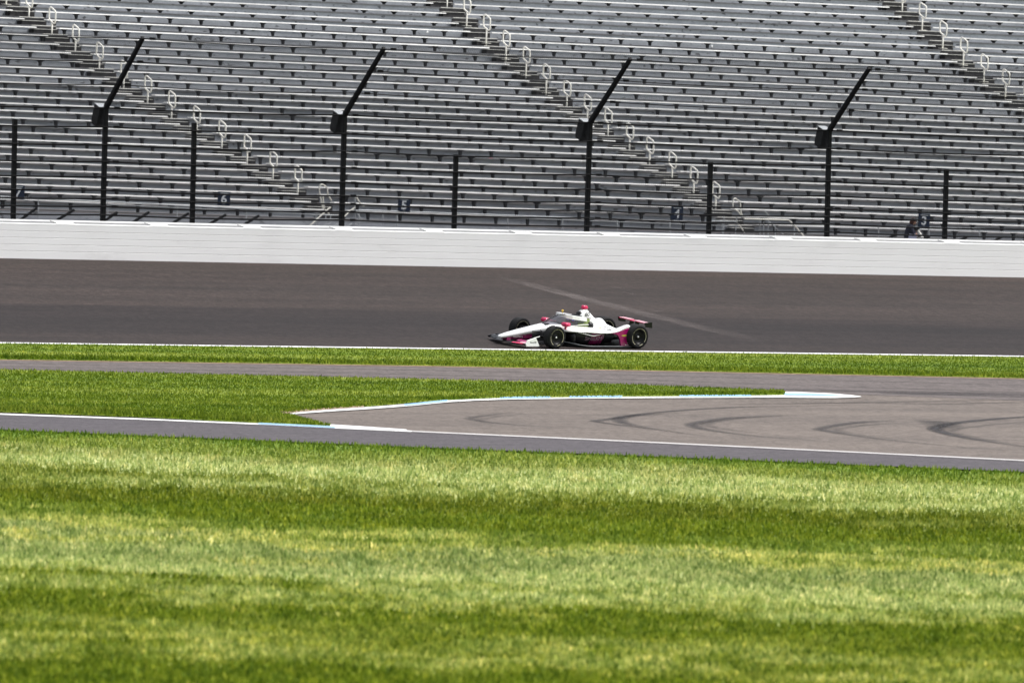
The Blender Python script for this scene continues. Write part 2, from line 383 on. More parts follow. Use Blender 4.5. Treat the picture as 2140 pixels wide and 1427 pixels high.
# kerb round the tongue of grass
def kerb(pts_up, pts_lo, mat, name, off): tag(sheet(name, pts_up, pts_lo, off, mat, 3), kind='structure')
kl = lambda pts, d: [(x, y + d) for x, y in pts]
KU = [(600, 864), (650, 860), (700, 856.5), (760, 853), (800, 850.3), (860, 845.2), (900, 841), (940, 837), (1000, 833.4), (1060, 831.4), (1200, 829.4), (1400, 827.8), (1640, 826.6)]
KLo = [(606, 868.2), (650, 864.4), (700, 861), (760, 857.4), (800, 854.6), (860, 850), (900, 846), (940, 842), (1000, 838.6), (1060, 836.8), (1200, 834.8), (1400, 833.4), (1640, 832.4)]
kx = lin(606, 1640, 60); kerb(poly(KU, kx), poly(KLo, kx), MT['line'], 'white_kerb_paint', .028)
for a_, b_k in ((845, 935), (1045, 1150), (1190, 1300), (1420, 1570)):
    kx = lin(a_, b_k, 9); cu = poly(KU, kx); cl_ = poly(KLo, kx)
    kerb([(x, y + .3) for x, y in cu], [(x, y + (z - y) * .72) for (x, y), (_, z) in zip(cu, cl_)], MT['blue'], 'blue_kerb_paint', .036)
kerb([(1636, 820.5), (1680, 821.5), (1740, 824), (1780, 827.5), (1799, 830)], [(1636, 832.6), (1680, 833.2), (1740, 833.6), (1780, 832.6), (1800, 831)], MT['line'], 'white_kerb_paint', .030)
kerb([(1640, 823.6), (1680, 824.2), (1720, 825.8), (1755, 828.2)], [(1640, 828.0), (1680, 828.6), (1720, 829.2), (1755, 829.6)], MT['blue'], 'blue_kerb_paint', .040)
# rubber marks: hooks
def mark(pts, wpx, a0=1.0, name='tyre_mark'):
    # smooth the control points
    P = []
    n = len(pts)
    for i in range(n - 1):
        p0 = pts[max(i - 1, 0)]; p1 = pts[i]; p2 = pts[i + 1]; p3 = pts[min(i + 2, n - 1)]
        for k in range(6):
            t = k / 6
            P.append(tuple(.5 * ((2 * p1[q]) + (-p0[q] + p2[q]) * t + (2 * p0[q] - 5 * p1[q] + 4 * p2[q] - p3[q]) * t * t + (-p0[q] + 3 * p1[q] - 3 * p2[q] + p3[q]) * t ** 3) for q in (0, 1)))
    P.append(pts[-1])
    W = [onG(*p) for p in P]; m_ = len(W); L = []; Rr = []
    for i, p in enumerate(W):
        t = W[min(i + 1, m_ - 1)] - W[max(i - 1, 0)]; t.z = 0; t.normalize(); q = Vector((-t.y, t.x, 0)) * (wpx / 2)
        L.append(p + q); Rr.append(p - q)
    o = sheet(name, L, Rr, .013, MT['skid'], 6, fade=lambda u, v: a0 * min(1, 4 * u + .05) * min(1, 2.5 * (1 - u)) * (1 - abs(2 * v - 1)) ** .6, pixel=False)
    tag(o, kind='structure')
mark([(1072, 861), (1030, 867), (1000, 871), (983, 875), (1000, 880), (1060, 887), (1140, 893), (1200, 897)], 0.39, 0.57)
mark([(1105, 864), (1060, 869), (1020, 874), (1005, 878), (1030, 884), (1100, 891)], 0.35, 0.28)
mark([(1800, 846), (1700, 849), (1560, 851), (1440, 857), (1340, 866), (1270, 877), (1245, 881), (1290, 888), (1370, 898), (1450, 909), (1560, 921)], 0.42, 0.81)
mark([(1420, 863), (1350, 867), (1305, 872), (1294, 879), (1310, 886), (1350, 894), (1450, 908)], 0.49, 0.81)
mark([(1640, 868), (1600, 870), (1530, 874), (1480, 880), (1448, 888), (1470, 897), (1560, 910), (1660, 918), (1780, 928)], 0.52, 0.76)
mark([(1700, 866), (1590, 872), (1510, 879), (1478, 887), (1500, 895), (1590, 907), (1700, 918)], 0.42, 0.43)
mark([(1880, 879), (1830, 881), (1790, 884), (1745, 890), (1715, 898), (1750, 905), (1850, 919), (2000, 934), (2120, 944)], 0.52, 0.76)
mark([(1900, 884), (1820, 888), (1770, 894), (1750, 900), (1800, 909), (1900, 921)], 0.42, 0.38)
mark([(2280, 864), (2200, 868), (2080, 876), (1995, 885), (1955, 896), (1985, 908), (2060, 922), (2200, 942), (2290, 952)], 0.52, 1.04)
mark([(2280, 875), (2120, 884), (2030, 893), (1990, 902), (2030, 913), (2120, 927), (2260, 944)], 0.35, 0.38)
mark([(1935, 878), (1962, 884), (1975, 893), (1955, 902)], 1.1, .7)
mark([(1640, 846), (1800, 842), (1950, 845), (2100, 842), (2270, 839)], 0.56, 0.47)
mark([(1500, 846), (1700, 843), (1900, 840), (2270, 833)], 0.63, 0.43)
mark([(1830, 822), (1950, 824), (2100, 827), (2270, 832)], 1.6, .55); mark([(1500, 812), (1800, 818), (2100, 823), (2270, 826)], 1.2, .45)
# pale scuff running up the banking
a = onG(1060, 584); b_ = onG(1475, 689)
pu = [(1030, 575), (1100, 588.5), (1180, 608.5), (1260, 629), (1340, 648), (1420, 668), (1540, 694), (1640, 717)]
pl = [(1045, 585), (1100, 599), (1180, 620), (1260, 641), (1340, 660.5), (1420, 680.5), (1530, 705), (1620, 723)]
tag(sheet('track_scuff', pu, pl, .007, MT['patch'], 4, fade=lambda u, v: (min(1, 6 * u) * min(1, 2.2 * (1 - u))) * (.35 if v in (0, 1) else 1)), kind='structure')
for (x, y, l, h) in ((1265, 600, 55, 3), (1300, 612, 40, 3), (1285, 636, 60, 3), (1350, 648, 50, 3), (905, 574, 30, 1.5), (30, 714, 70, 1.6), (230, 716, 80, 1.6), (420, 717, 50, 1.5)):
    tag(sheet('track_scuff', [(x, y), (x + l / 2, y + 1), (x + l, y + 2.5)], [(x, y + h * .3), (x + l / 2, y + 1 + h), (x + l, y + 3)], .010, MT['patch'], 2, fade=lambda u, v: .55 * (1 - abs(2 * u - 1)) + .05), kind='structure')

# turf sheets
def turf_sheet(name, up, lo, off, mat, rows=8): return tag(sheet(name, up, lo, off, mat, rows), kind='structure')
xg = lin(XA, XB, 41)
turf_sheet('verge_turf', poly(Aup, xg), poly(Blo, xg), .030, MT['verge_base'], 12)
x1 = lin(XA, 595, 14); x2 = lin(595, 1640, 20); x3 = lin(595, 690, 5)
turf_sheet('island_turf', poly(Clo, x1), poly(Dlow, x1), .030, MT['verge_base'], 14)
turf_sheet('island_turf', poly(Clo, x2), poly(Dnotch, x2), .030, MT['verge_base'], 10)
turf_sheet('island_turf', poly(Dsl, x3), poly(Dlow, x3), .030, MT['verge_base'], 3)
tag(sheet('bare_soil', [(585, 862), (620, 858.5), (690, 854.5), (760, 850)], [(592, 867), (620, 864), (690, 858), (760, 853)], .036, MT['soil'], 2), kind='structure')
for c_, d in ((Blo, .9),):
    tag(sheet('bare_soil', poly(c_, xg), kl(poly(c_, xg), 1.4), .018, MT['soil'], 2), kind='structure')

# grass blades -------------------------------------------------------
def pixcorners(up, lo):
    q = []
    A = [onG(*p) for p in up]; B = [onG(*p) for p in lo]
    for i in range(len(A) - 1): q.append((A[i], A[i + 1], B[i + 1], B[i]))
    return q
def Gv(X, Y):
    zl = GA + GB * X; d = YL - Y
    return zl - .045 * np.minimum(d, 6) - .03 * np.clip(np.minimum(d, 20) - 6, 0, None) - .006 * np.clip(np.minimum(d, 110) - 20, 0, None)
def scatter(quads, dens):
    XS = []; YS = []
    for a, b, c, d in quads:
        ar = .5 * abs((c.x - a.x) * (d.y - b.y) - (d.x - b.x) * (c.y - a.y)); n = int(ar * dens)
        if n == 0: continue
        u = rng.random(n); v = rng.random(n)
        ax = np.array([a.x, b.x, c.x, d.x]); ay = np.array([a.y, b.y, c.y, d.y])
        wts = np.stack([(1 - u) * (1 - v), u * (1 - v), u * v, (1 - u) * v])
        XS.append(wts.T @ ax); YS.append(wts.T @ ay)
    return np.concatenate(XS), np.concatenate(YS)
def blades(name, X, Y, hmin, hmax, wd, mat, label, off=.02, lean=.5):
    n = len(X); z = Gv(X, Y) + off
    h = rng.uniform(hmin, hmax, n) * rng.uniform(.7, 1.2, n); an = rng.uniform(0, 2 * np.pi, n); wv = wd * rng.uniform(.6, 1.4, n)
    la = rng.uniform(0, 2 * np.pi, n); ll = h * rng.uniform(0, lean, n) * 1.2
    dx = np.cos(an) * wv / 2; dy = np.sin(an) * wv / 2
    V = np.empty((n, 3, 3)); V[:, 0] = np.stack([X - dx, Y - dy, z], 1); V[:, 1] = np.stack([X + dx, Y + dy, z], 1)
    V[:, 2] = np.stack([X + np.cos(la) * ll, Y + np.sin(la) * ll, z + h], 1)
    me = bpy.data.meshes.new(name); me.vertices.add(3 * n); me.vertices.foreach_set('co', V.reshape(-1))
    me.loops.add(3 * n); me.loops.foreach_set('vertex_index', np.arange(3 * n, dtype=np.int32))
    me.polygons.add(n); me.polygons.foreach_set('loop_start', np.arange(0, 3 * n, 3, dtype=np.int32)); me.polygons.foreach_set('loop_total', np.full(n, 3, dtype=np.int32))
    me.update(calc_edges=True)
    at = me.attributes.new('tint', 'FLOAT', 'POINT'); at.data.foreach_set('value', np.repeat(rng.random(n), 3))
    me.materials.append(mat); o = bpy.data.objects.new(name, me); COL.objects.link(o)
    tag(o, label, 'grass', kind='stuff'); return o
near_up = poly(Elo, lin(XA, XB, 15))
bands = [(0, .08), (.08, .2), (.2, .4), (.4, .65), (.65, 1.0)]
dens = [70, 90, 110, 130, 150]
XS = []; YS = []
for (u0, u1), dn in zip(bands, dens):
    up = [(x, y + (1450 - y) * u0) for x, y in near_up]; lo = [(x, y + (1450 - y) * u1) for x, y in near_up]
    a_, b2 = scatter(pixcorners(up, lo), dn); XS.append(a_); YS.append(b2)
XS = np.concatenate(XS); YS = np.concatenate(YS)
nearer = np.clip((175 - (XS * math.sin(TH) + YS * math.cos(TH))) / 60, 0, 1)
blades('lawn_grass', XS, YS, .05, .12, .045 + .035 * nearer, MT['lawn'], 'mown green lawn in pale and dark bands in front of the road', -.005)
vq = pixcorners(poly(Aup, xg), poly(Blo, xg)); a_, b2 = scatter(vq, 160)
eq = pixcorners(kl(poly(Blo, xg), -6), kl(poly(Blo, xg), -1.2)); a2, b3 = scatter(eq, 320)
o = blades('verge_grass', np.concatenate([a_]), np.concatenate([b2]), .03, .06, .03, MT['verge'], 'narrow strip of short grass between the track and the lane', .03)
o = blades('verge_fringe_grass', a2, b3, .05, .13, .05, MT['verge'], 'ragged taller grass fringe hanging over the far edge of the lane', .03, .8)
iq = pixcorners(poly(Clo, x1), poly(Dlow, x1)) + pixcorners(poly(Clo, x2), poly(Dnotch, x2)) + pixcorners(poly(Dsl, x3), poly(Dlow, x3))
a_, b2 = scatter(iq, 150)
blades('island_grass', a_, b2, .04, .08, .03, MT['verge'], 'tongue of grass between the lane and the curved road', .03)
eq = pixcorners(kl(poly(Dnotch, x2), -8), kl(poly(Dnotch, x2), -3)) + pixcorners(kl(poly(Dsl, x3), 0), kl(poly(Dlow, x3), -1.5))
a2, b3 = scatter(eq, 300)
blades('island_fringe_grass', a2, b3, .04, .09, .04, MT['verge'], 'long ragged grass along the kerb edge of the grass tongue', .03, .8)
eq = pixcorners(kl(poly(Dlow, x1), -9), kl(poly(Dlow, x1), -1.5)); a2, b3 = scatter(eq, 260)
blades('roadside_fringe_grass', a2, b3, .08, .17, .05, MT['verge'], 'tall shaggy grass fringe beside the white line at the left', .03, .9)

# ------------------------------------------------------------------ barrier wall
def WT(X, y, z): return (X, YW + y, WA + WB * X + z)   # wall frame: y outwards, z above the track edge
wX0, wX1 = 95, 205
def wallstrip(prof, name, mat, parent, x0=wX0, x1=wX1):
    mb = MB(); mb.loft([[WT(X, y, z) for y, z in prof] for X in (x0, x1)]); return mb.build(name, mat, parent)
_t0 = onY(0, 458, YW).z - (WA + WB * onY(0, 458, YW).x); _t1 = onY(2140, 505, YW).z - (WA + WB * onY(2140, 505, YW).x)
WH = (_t0 + _t1) / 2
bar = empty('safety_barrier', Matrix.Translation((150, YW, WA + WB * 150))); bar['label'] = 'long white steel and foam barrier wall along the outside of the track'; bar['category'] = 'barrier'
def unparent(o, p): o.parent = p; o.matrix_parent_inverse = p.matrix_world.inverted(); return o
bar_m = bar.matrix_world.copy()
hc = (WH - .14) / 5
bpy.context.view_layer.update()
for k in range(5):
    z0 = k * hc + (.003 if k else -.05); z1 = (k + 1) * hc - .002
    o = wallstrip([(0, z0 + .008), (.008, z0), (.2, z0), (.2, z1), (.008, z1), (0, z1 - .008)], 'steel_tube', MT['wall'], None); unparent(o, bar)
o = wallstrip([(.02, .0), (.19, .0), (.19, WH - .145), (.02, WH - .145)], 'tube_backing', MT['joint'], None); unparent(o, bar)
z5 = WH - .14
o = wallstrip([(-.002, z5 - .002), (.0, z5 + .02), (.06, z5 + .042), (.2, z5 + .045), (.2, z5 - .002)], 'top_lip', MT['wallcap'], None); unparent(o, bar)
o = wallstrip([(.205, .0), (.205, z5 + .095), (.43, z5 + .097), (.43, 0)], 'foam_filler', MT['wallgap'], None); unparent(o, bar)  # filler's grey colour carries the shade of the recessed gap
o = wallstrip([(.435, -.1), (.435, z5 + .09), (.45, z5 + .105), (.50, z5 + .14), (.9, z5 + .145), (.9, -.1)], 'concrete_wall', MT['wallcap'], None); unparent(o, bar)
k = 0; Xp = onY(1264, 487, YW).x
xx = Xp - 12 * 3.35
while xx < wX1 - 1:
    if xx > wX0 + 1:
        mb = MB(); pr = [(-.004, z5 + .018), (.0, z5 + .03), (.08, z5 + .075), (.47, z5 + .135), (.47, z5 + .10), (.1, z5 + .045)]
        mb.loft([[WT(X, y, z) for y, z in pr] for X in (xx, xx + .62)])
        pr2 = [(p[0], p[1]) for p in pr]
        unparent(mb.build('cover_plate', MT['wallcap'], None), bar)
    xx += 3.35

# ------------------------------------------------------------------ catch fence
fen = empty('catch_fence', Matrix.Translation((150, YW + .7, WA + WB * 150 + WH))); tag(fen, 'tall black catch fence of bent posts, cables and chain link above the white wall', 'fence')
bpy.context.view_layer.update()
YF = YW + .7
tall = [((215, 460), (221, 226), (299, 79)), ((714, 470), (720, 241), (803, 101)), ((1226, 483), (1233, 257), (1318, 123)), ((1728, 495), (1733, 273), (1817, 143))]
tall = [((-290, 447), (-283, 211), (-205, 57))] + tall + [((2236, 506), (2240, 290), (2322, 165))]
short = [((28, 456), (31, 249)), ((402, 465), (406, 257)), ((949, 477), (953, 323)), ((1481, 490), (1485, 339)), ((1974, 501), (1978, 353)), ((2480, 513), (2484, 367))]
posts = []
for b0, b1, tip in tall:
    P0 = onY(*b0, YF); P0.z -= .5; P1 = onY(*b1, YF)
    # the arm leans over the track: straight back towards the infield
    best = None
    for k in range(200):
        Yt = YF - k * .02; Q = onY(*tip, Yt)
        e = abs(Q.x - P1.x)
        if best is None or e < best[0]: best = (e, Q)
    P2 = best[1]
    mb = MB(); hw = .075
    def rect(P, dirv):
        t = Vector((1, 0, 0)); nrm = dirv.cross(t).normalized()
        return [P + t * hw * .85 + nrm * hw, P - t * hw * .85 + nrm * hw, P - t * hw * .85 - nrm * hw, P + t * hw * .85 - nrm * hw]
    d1 = (P1 - P0).normalized(); d2 = (P2 - P1).normalized(); dm = (d1 + d2).normalized()
    mb.loft([rect(P0, d1), rect(P1 - d1 * .05, d1), rect(P1 + d2 * .05, d2), [P2 + (q - P2) * .8 for q in rect(P2, d2)]])
    unparent(mb.build('tall_post', MT['black_steel'], None, bevel=.01), fen)
    posts.append((P0, P1, P2))
for b0, b1 in short:
    P0 = onY(*b0, YF); P0.z -= .5; P1 = onY(*b1, YF); mb = MB(); d1 = (P1 - P0).normalized()
    def rect(P, h_=.065): return [P + Vector((a * h_, b * h_, 0)) for a, b in ((1, 1), (-1, 1), (-1, -1), (1, -1))]
    mb.loft([rect(P0), rect(P1)]); unparent(mb.build('short_post', MT['black_steel'], None, bevel=.01), fen)
# cables: measured on the second short post and second tall post (by fraction)
def interp_post(fr, arm=False):
    out = []
    for P0, P1, P2 in posts:
        base = P0 + Vector((0, 0, .5))
        out.append((P1.lerp(P2, fr) if arm else base.lerp(P1, fr)) + Vector((0, -.09, 0)))
    return out
cab_fr = [.045, .12, .19, .265, .385, .52, .67, .83, 1.0]
for fr in cab_fr + [('a', .33), ('a', .66), ('a', .985)]:
    arm = isinstance(fr, tuple); pts = interp_post(fr[1] if arm else fr, arm); line = []
    for p, q in zip(pts, pts[1:]):
        for k in range(8):
            t = k / 8; m_ = p.lerp(q, t); m_.z -= .05 * 4 * t * (1 - t) * (1.4 if arm else 1); line.append(m_)
    line.append(pts[-1])
    mb = MB(); mb.tube(line, .016 if arm else .028, 5)
    for i, p in enumerate(pts):   # cable clamps
        d = (pts[min(i + 1, len(pts) - 1)] - pts[max(i - 1, 0)]).normalized()
        for s_ in ((.35,) if not arm else (.3,)):
            c_ = p + d * s_; mb.box(c_.x - .09, c_.x + .09, c_.y - .03, c_.y + .03, c_.z - .035, c_.z + .045)
    unparent(mb.build('cable', MT['cable'], None), fen)
# chain link
def link_panel(fa, fb, h0, h1, pitch=.075, r=.0024):
    mb = MB(); L = fb.x - fa.x; H = h1 - h0; n = int((L + H) / pitch)
    return L, H, n
def chain(name, corner, ux, uv, L, H, pitch=.078, r=.0038):
    V = []; Fc = []
    n = int((L + H) / pitch)
    nrm = ux.cross(uv).normalized(); verts = np.zeros((n * 2 * 6, 3)); idx = 0; faces = []
    for k in range(n):
        for sgn in (1, -1):
            s0 = k * pitch - (H if sgn == 1 else 0)
            # line from (s0,0) to (s0+H*sgn, H), clipped to 0..L
            a0, v0, a1, v1 = s0, 0.0, s0 + sgn * H, H
            if sgn == -1: a0, a1 = s0, s0 - H
            def clip(a0, v0, a1, v1):
                for lim, cmp in ((0, 'lo'), (L, 'hi')):
                    for sw in (0, 1):
                        aa, vv, bb, ww = (a0, v0, a1, v1) if sw == 0 else (a1, v1, a0, v0)
                        out = aa < lim if cmp == 'lo' else aa > lim
                        if out:
                            if (bb < lim if cmp == 'lo' else bb > lim): return None
                            t = (lim - aa) / (bb - aa); aa, vv = lim, vv + (ww - vv) * t
                        if sw == 0: a0, v0 = aa, vv
                        else: a1, v1 = aa, vv
                return a0, v0, a1, v1
            c_ = clip(a0, v0, a1, v1)
            if not c_: continue
            P = corner + ux * c_[0] + uv * c_[1]; Q = corner + ux * c_[2] + uv * c_[3]
            d = (Q - P).normalized(); s_ = d.cross(nrm).normalized()
            for E in (P, Q):
                for an in (0, 2.094, 4.189):
                    V.append(tuple(E + (s_ * math.cos(an) + nrm * math.sin(an)) * r))
            b = idx * 6; idx += 1
            for q in range(3): Fc.append((b + q, b + (q + 1) % 3, b + 3 + (q + 1) % 3, b + 3 + q))
    me = bpy.data.meshes.new(name); me.from_pydata(V, [], Fc); me.materials.append(MT['mesh'])
    o = bpy.data.objects.new(name, me); COL.objects.link(o); return o
A0, A1, A2 = posts[0]; B0, B1, B2 = posts[-1]
c0 = A0 + Vector((0, -.06, .45)); ux = (B1 - A1).normalized(); L = (B1 - A1).length
unparent(chain('chain_link', c0, ux, Vector((0, 0, 1)), L, (A1 - A0).z - .45), fen)
uv = (A2 - A1).normalized(); unparent(chain('chain_link', A1 + Vector((0, -.02, 0)), ux, uv, L, (A2 - A1).length), fen)
# black rakers behind the wall
for (p, q) in [((42, 460), (76, 436)), ((118, 461), (155, 439)), ((218, 462), (245, 444)), ((279, 464), (311, 444)), ((362, 466), (394, 446)), ((438, 468), (472, 449)), ((513, 468), (541, 451)), ((1855, 499), (1872, 490)), ((1929, 502), (1942, 494.5)), ((2004, 503), (2020, 496)), ((2076, 505), (2092, 496)), ((-40, 458), (-5, 435))]:
    P = onY(*p, YF + .9); Q = onY(*q, YF + .9); P = P + (P - Q) * .6
    mb = MB(); mb.tube([P, Q], .045, 6); unparent(mb.build('raker', MT['black_steel'], None), fen)

# loudspeakers hung on the posts
spk = []
for i, (P0, P1, P2) in enumerate(posts[1:5]):
    c_ = P1 + Vector((0, .38, -.22)); rot = Matrix.Rotation(math.radians(20), 4, 'X')
    r_ = empty('loudspeaker', Matrix.Translation(c_) @ rot)
    mb = MB(); prof = [(-.19, .30), (.19, .30), (.19, -.22), (.13, -.33), (-.13, -.33), (-.19, -.22)]
    mb.prism([(a, b) for a, b in prof], -.14, .17, 'x'); mb.build('cabinet', MT['black_steel'], r_, bevel=.012)
    mb = MB(); mb.box(-.145, .175, -.195, .195, .302, .318); mb.build('lit_top_plate', MT['galv'], r_)  # pale plate puts the sunlit white of the cabinet top into colour
    mb = MB(); mb.box(-.03, .03, -.40, -.19, -.1, .02); mb.build('bracket', MT['black_steel'], r_)
    mb = MB()
    for k in range(5): mb.box(-.1, .13, .191, .196, -.16 + k * .085, -.11 + k * .085)
    mb.build('grille', MT['cable'], r_)
    spk.append(r_)
for r_, tx in zip(spk, ('black loudspeaker on the leftmost tall fence post', 'black loudspeaker on the tall fence post left of section sign 5', 'black loudspeaker on the tall fence post above the car', 'black loudspeaker on the tall fence post furthest right, near the photographer')):
    tag(r_, tx, 'loudspeaker', 'loudspeakers on the fence posts')

# ------------------------------------------------------------------ grandstand
ysr = [441.8, 427, 411.6, 396.4, 381.3, 365.8, 350.5, 335.4, 320.2, 305.1, 290.1, 275.7, 261, 246.7, 232.5, 218.2, 204, 189.6, 172.4, 156.4, 140.5, 123.6, 108, 91.3, 74.5, 58.5, 42, 22.4, 3.7, -16, -36, -55, -75, -95, -115]
RD = .66; YS0 = YW + 5.2; ST = -.0036
NR = len(ysr); YR = [YS0 + RD * i for i in range(NR)]
XR = []; ZR = []
for i, y in enumerate(ysr): P = onY(820, y, YR[i]); XR.append(P.x); ZR.append(P.z)
for lo_, hi_ in ((0, 17), (17, 26), (26, NR - 1)):   # even rises within each flight
    z0, z1 = ZR[lo_], ZR[hi_]
    for i in range(lo_, hi_ + 1): ZR[i] = z0 + (z1 - z0) * (i - lo_) / (hi_ - lo_)
def bz(i, X): return ZR[i] + ST * (X - XR[i])
def BH(i): return .30 if i < 18 else (.22 if i < 26 else .15)   # seat height above its step
def fz(i, X): return bz(i, X) - BH(i)
def rise(i): i = min(i, NR - 2); return ZR[i + 1] - BH(i + 1) - ZR[i] + BH(i)
std = empty('grandstand', Matrix.Translation((150, YS0, 2.5))); tag(std, 'huge empty grandstand of pale bench rows on a grey stepped deck behind the fence', 'grandstand')
bpy.context.view_layer.update()
SX0, SX1 = 105, 220
mb = MB()
for i in range(NR):
    y0 = YR[i] - .36; y1 = y0 + RD
    for (xa, xb) in ((SX0, SX1),):
        zf0, zf1 = fz(i, xa), fz(i, xb)
        zn0, zn1 = (fz(i + 1, xa), fz(i + 1, xb)) if i < NR - 1 else (zf0 + .3, zf1 + .3)
        mb.hexa([(xa, y0 - .025, zf0 - .045), (xb, y0 - .025, zf1 - .045), (xb, y1, zf1 - .045), (xa, y1, zf0 - .045), (xa, y0 - .025, zf0), (xb, y0 - .025, zf1), (xb, y1, zf1), (xa, y1, zf0)], 1)
        mb.hexa([(xa, y1 + .01, zf0 + .012), (xb, y1 + .01, zf1 + .012), (xb, y1 + .03, zf1 + .012), (xa, y1 + .03, zf0 + .012), (xa, y1 + .01, zn0 - .048), (xb, y1 + .01, zn1 - .048), (xb, y1 + .03, zn1 - .048), (xa, y1 + .03, zn0 - .048)], 0)
yb0 = YR[0] - .37
mb.hexa([(SX0, yb0, .5), (SX1, yb0, .5), (SX1, yb0 + .04, .5), (SX0, yb0 + .04, .5), (SX0, yb0, fz(0, SX0) - .06), (SX1, yb0, fz(0, SX1) - .06), (SX1, yb0 + .04, fz(0, SX1) - .06), (SX0, yb0 + .04, fz(0, SX0) - .06)], 0)
unparent(mb.build('stepped_deck', [MT['riser'], MT['tread']], None), std)
# aisles
A1b = [(-40, -30), (13, 10), (60, 44), (108, 78), (157, 115), (207, 152), (258, 190), (308, 222), (358, 254), (410, 286), (463, 316), (516, 346), (570, 380), (622, 411), (680, 446)]
A2b = [(890, -10), (934, 22), (975, 55), (1016, 91), (1057, 125), (1099, 159), (1141, 195), (1184, 229), (1227, 259), (1270, 288), (1315, 319), (1357, 349), (1404, 380), (1449, 411), (1495, 443), (1540, 474)]
A3b = [(1840, -5), (1885, 30), (1927, 64), (1970, 102), (2013, 137), (2056, 172), (2101, 204), (2146, 234), (2190, 264), (2235, 293), (2400, 403), (2490, 463)]
def aisle_x(pts, i):
    X = XR[i] + 0
    for _ in range(30):
        P = Vector((X, YR[i] - .1, fz(i, X))); px, py = proj(P)
        a, b = pts[0], pts[1]
        for (p, q) in zip(pts, pts[1:]):
            a, b = p, q
            if py <= q[1]: break
        g = a[0] + (b[0] - a[0]) * (py - a[1]) / (b[1] - a[1]); X += (g - px) / 52
    return X
AX = [[aisle_x(p, i) for i in range(NR)] for p in (A1b, A2b, A3b)]
HWL, HWR = .42, .46
def bench_mb(mb, i, xa, xb, ph):
    def z(X): return bz(i, X)
    ya, yb = YR[i] - .12, YR[i] + .12; t = .042
    mb.hexa([(xa, ya, z(xa) - t), (xb, ya, z(xb) - t), (xb, yb, z(xb) - t), (xa, yb, z(xa) - t), (xa, ya + .004, z(xa)), (xb, ya + .004, z(xb)), (xb, yb, z(xb)), (xa, yb, z(xa))], 0)
    sp_ = 1.22; k0 = math.ceil((xa + .15 - ph) / sp_); X = ph + k0 * sp_
    while X < xb - .12:
        zt = z(X) - t - .002; zb = z(X) - BH(i) + .002; zm = max(zt - .05, zb + .02)
        mb.hexa([(X - .035, YR[i] - .04, zb), (X + .035, YR[i] - .04, zb), (X + .035, YR[i] + .03, zb), (X - .035, YR[i] + .03, zb), (X - .045, YR[i] - .05, zm), (X + .045, YR[i] - .05, zm), (X + .045, YR[i] + .05, zm), (X - .045, YR[i] + .05, zm)], 1)
        mb.hexa([(X - .045, YR[i] - .05, zm), (X + .045, YR[i] - .05, zm), (X + .045, YR[i] + .05, zm), (X - .045, YR[i] + .05, zm), (X - .10, YR[i] - .10, zt), (X + .10, YR[i] - .10, zt), (X + .10, YR[i] + .10, zt), (X - .10, YR[i] + .10, zt)], 1)
        X += sp_
segs = []
for i in range(NR):
    edges = [SX0]
    for a in range(3): edges += [AX[a][i] - HWL, AX[a][i] + HWR]
    edges.append(SX1)
    vx0 = onY(-40, ysr[i], YR[i]).x; vx1 = onY(2180, ysr[i], YR[i]).x
    ph = XR[0] + .3 + i * -.01
    for s_ in range(4):
        xa, xb = edges[2 * s_], edges[2 * s_ + 1]
        if xb - xa < .5: continue
        vis = max(0, min(xb, vx1) - max(xa, vx0)) if i < 31 else 0
        segs.append((vis, i, xa, xb, ph))
segs.sort(key=lambda t: -t[0]); rest = MB()
for n_, (vis, i, xa, xb, ph) in enumerate(segs):
    if n_ < 99 and vis > 0:
        mb = MB(); bench_mb(mb, i, xa, xb, ph); unparent(mb.build('bench', [MT['bench'], MT['bench2']], None), std)
    else: bench_mb(rest, i, xa, xb, ph)
o = unparent(rest.build('bench', [MT['bench'], MT['bench2']], None), std); o['kind'] = 'stuff'
# stairs in the aisles and their handrails
for a in range(3):
    mb = MB()
    for i in range(NR - 1):
        X = AX[a][i]; y1 = YR[i] - .36 + RD; r_ = rise(i); z = fz(i, X)
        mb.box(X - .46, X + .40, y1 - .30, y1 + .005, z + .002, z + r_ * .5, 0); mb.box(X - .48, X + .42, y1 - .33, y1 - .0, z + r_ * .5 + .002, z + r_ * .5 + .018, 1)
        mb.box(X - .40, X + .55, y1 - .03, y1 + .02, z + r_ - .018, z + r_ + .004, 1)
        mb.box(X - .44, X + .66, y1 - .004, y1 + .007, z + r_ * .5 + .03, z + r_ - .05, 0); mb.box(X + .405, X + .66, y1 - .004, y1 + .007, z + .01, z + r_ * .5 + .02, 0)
    unparent(mb.build('stairway', [MT['underside'], MT['nosing']], None), std)
def handrail_mesh():
    mb = MB(); y = .0
    mb.tube([(0, 0, -.14), (0, 0, .50)], .028, 8); mb.box(-.14, .14, -.10, .10, -.004, .012)
    w_ = .16
    L_ = [(0, .20, .60), (0, .21, .66), (0, .21, .92), (0, .19, .97), (0, .13, .99), (0, .05, .965), (0, -.15, .88), (0, -.20, .845), (0, -.215, .79), (0, -.215, .53), (0, -.19, .465), (0, -.13, .445), (0, -.06, .465), (0, .14, .56)]
    mb.tube(L_, .028, 7, close=True); return mb
hr0 = handrail_mesh().build('handrail', MT['rail'], None, smooth=True)
hrs = [(0, range(2, 33, 2)), (1, range(1, 33, 2)), (2, range(11, 33, 2))]; first = True
def row_at(pts, px, py, a):
    best = None
    for i in range(NR):
        X = AX[a][i]; q = proj(Vector((X, YR[i] - .1, fz(i, X)))); e = abs(q[1] - py)
        if best is None or e < best[0]: best = (e, i, X)
    return best
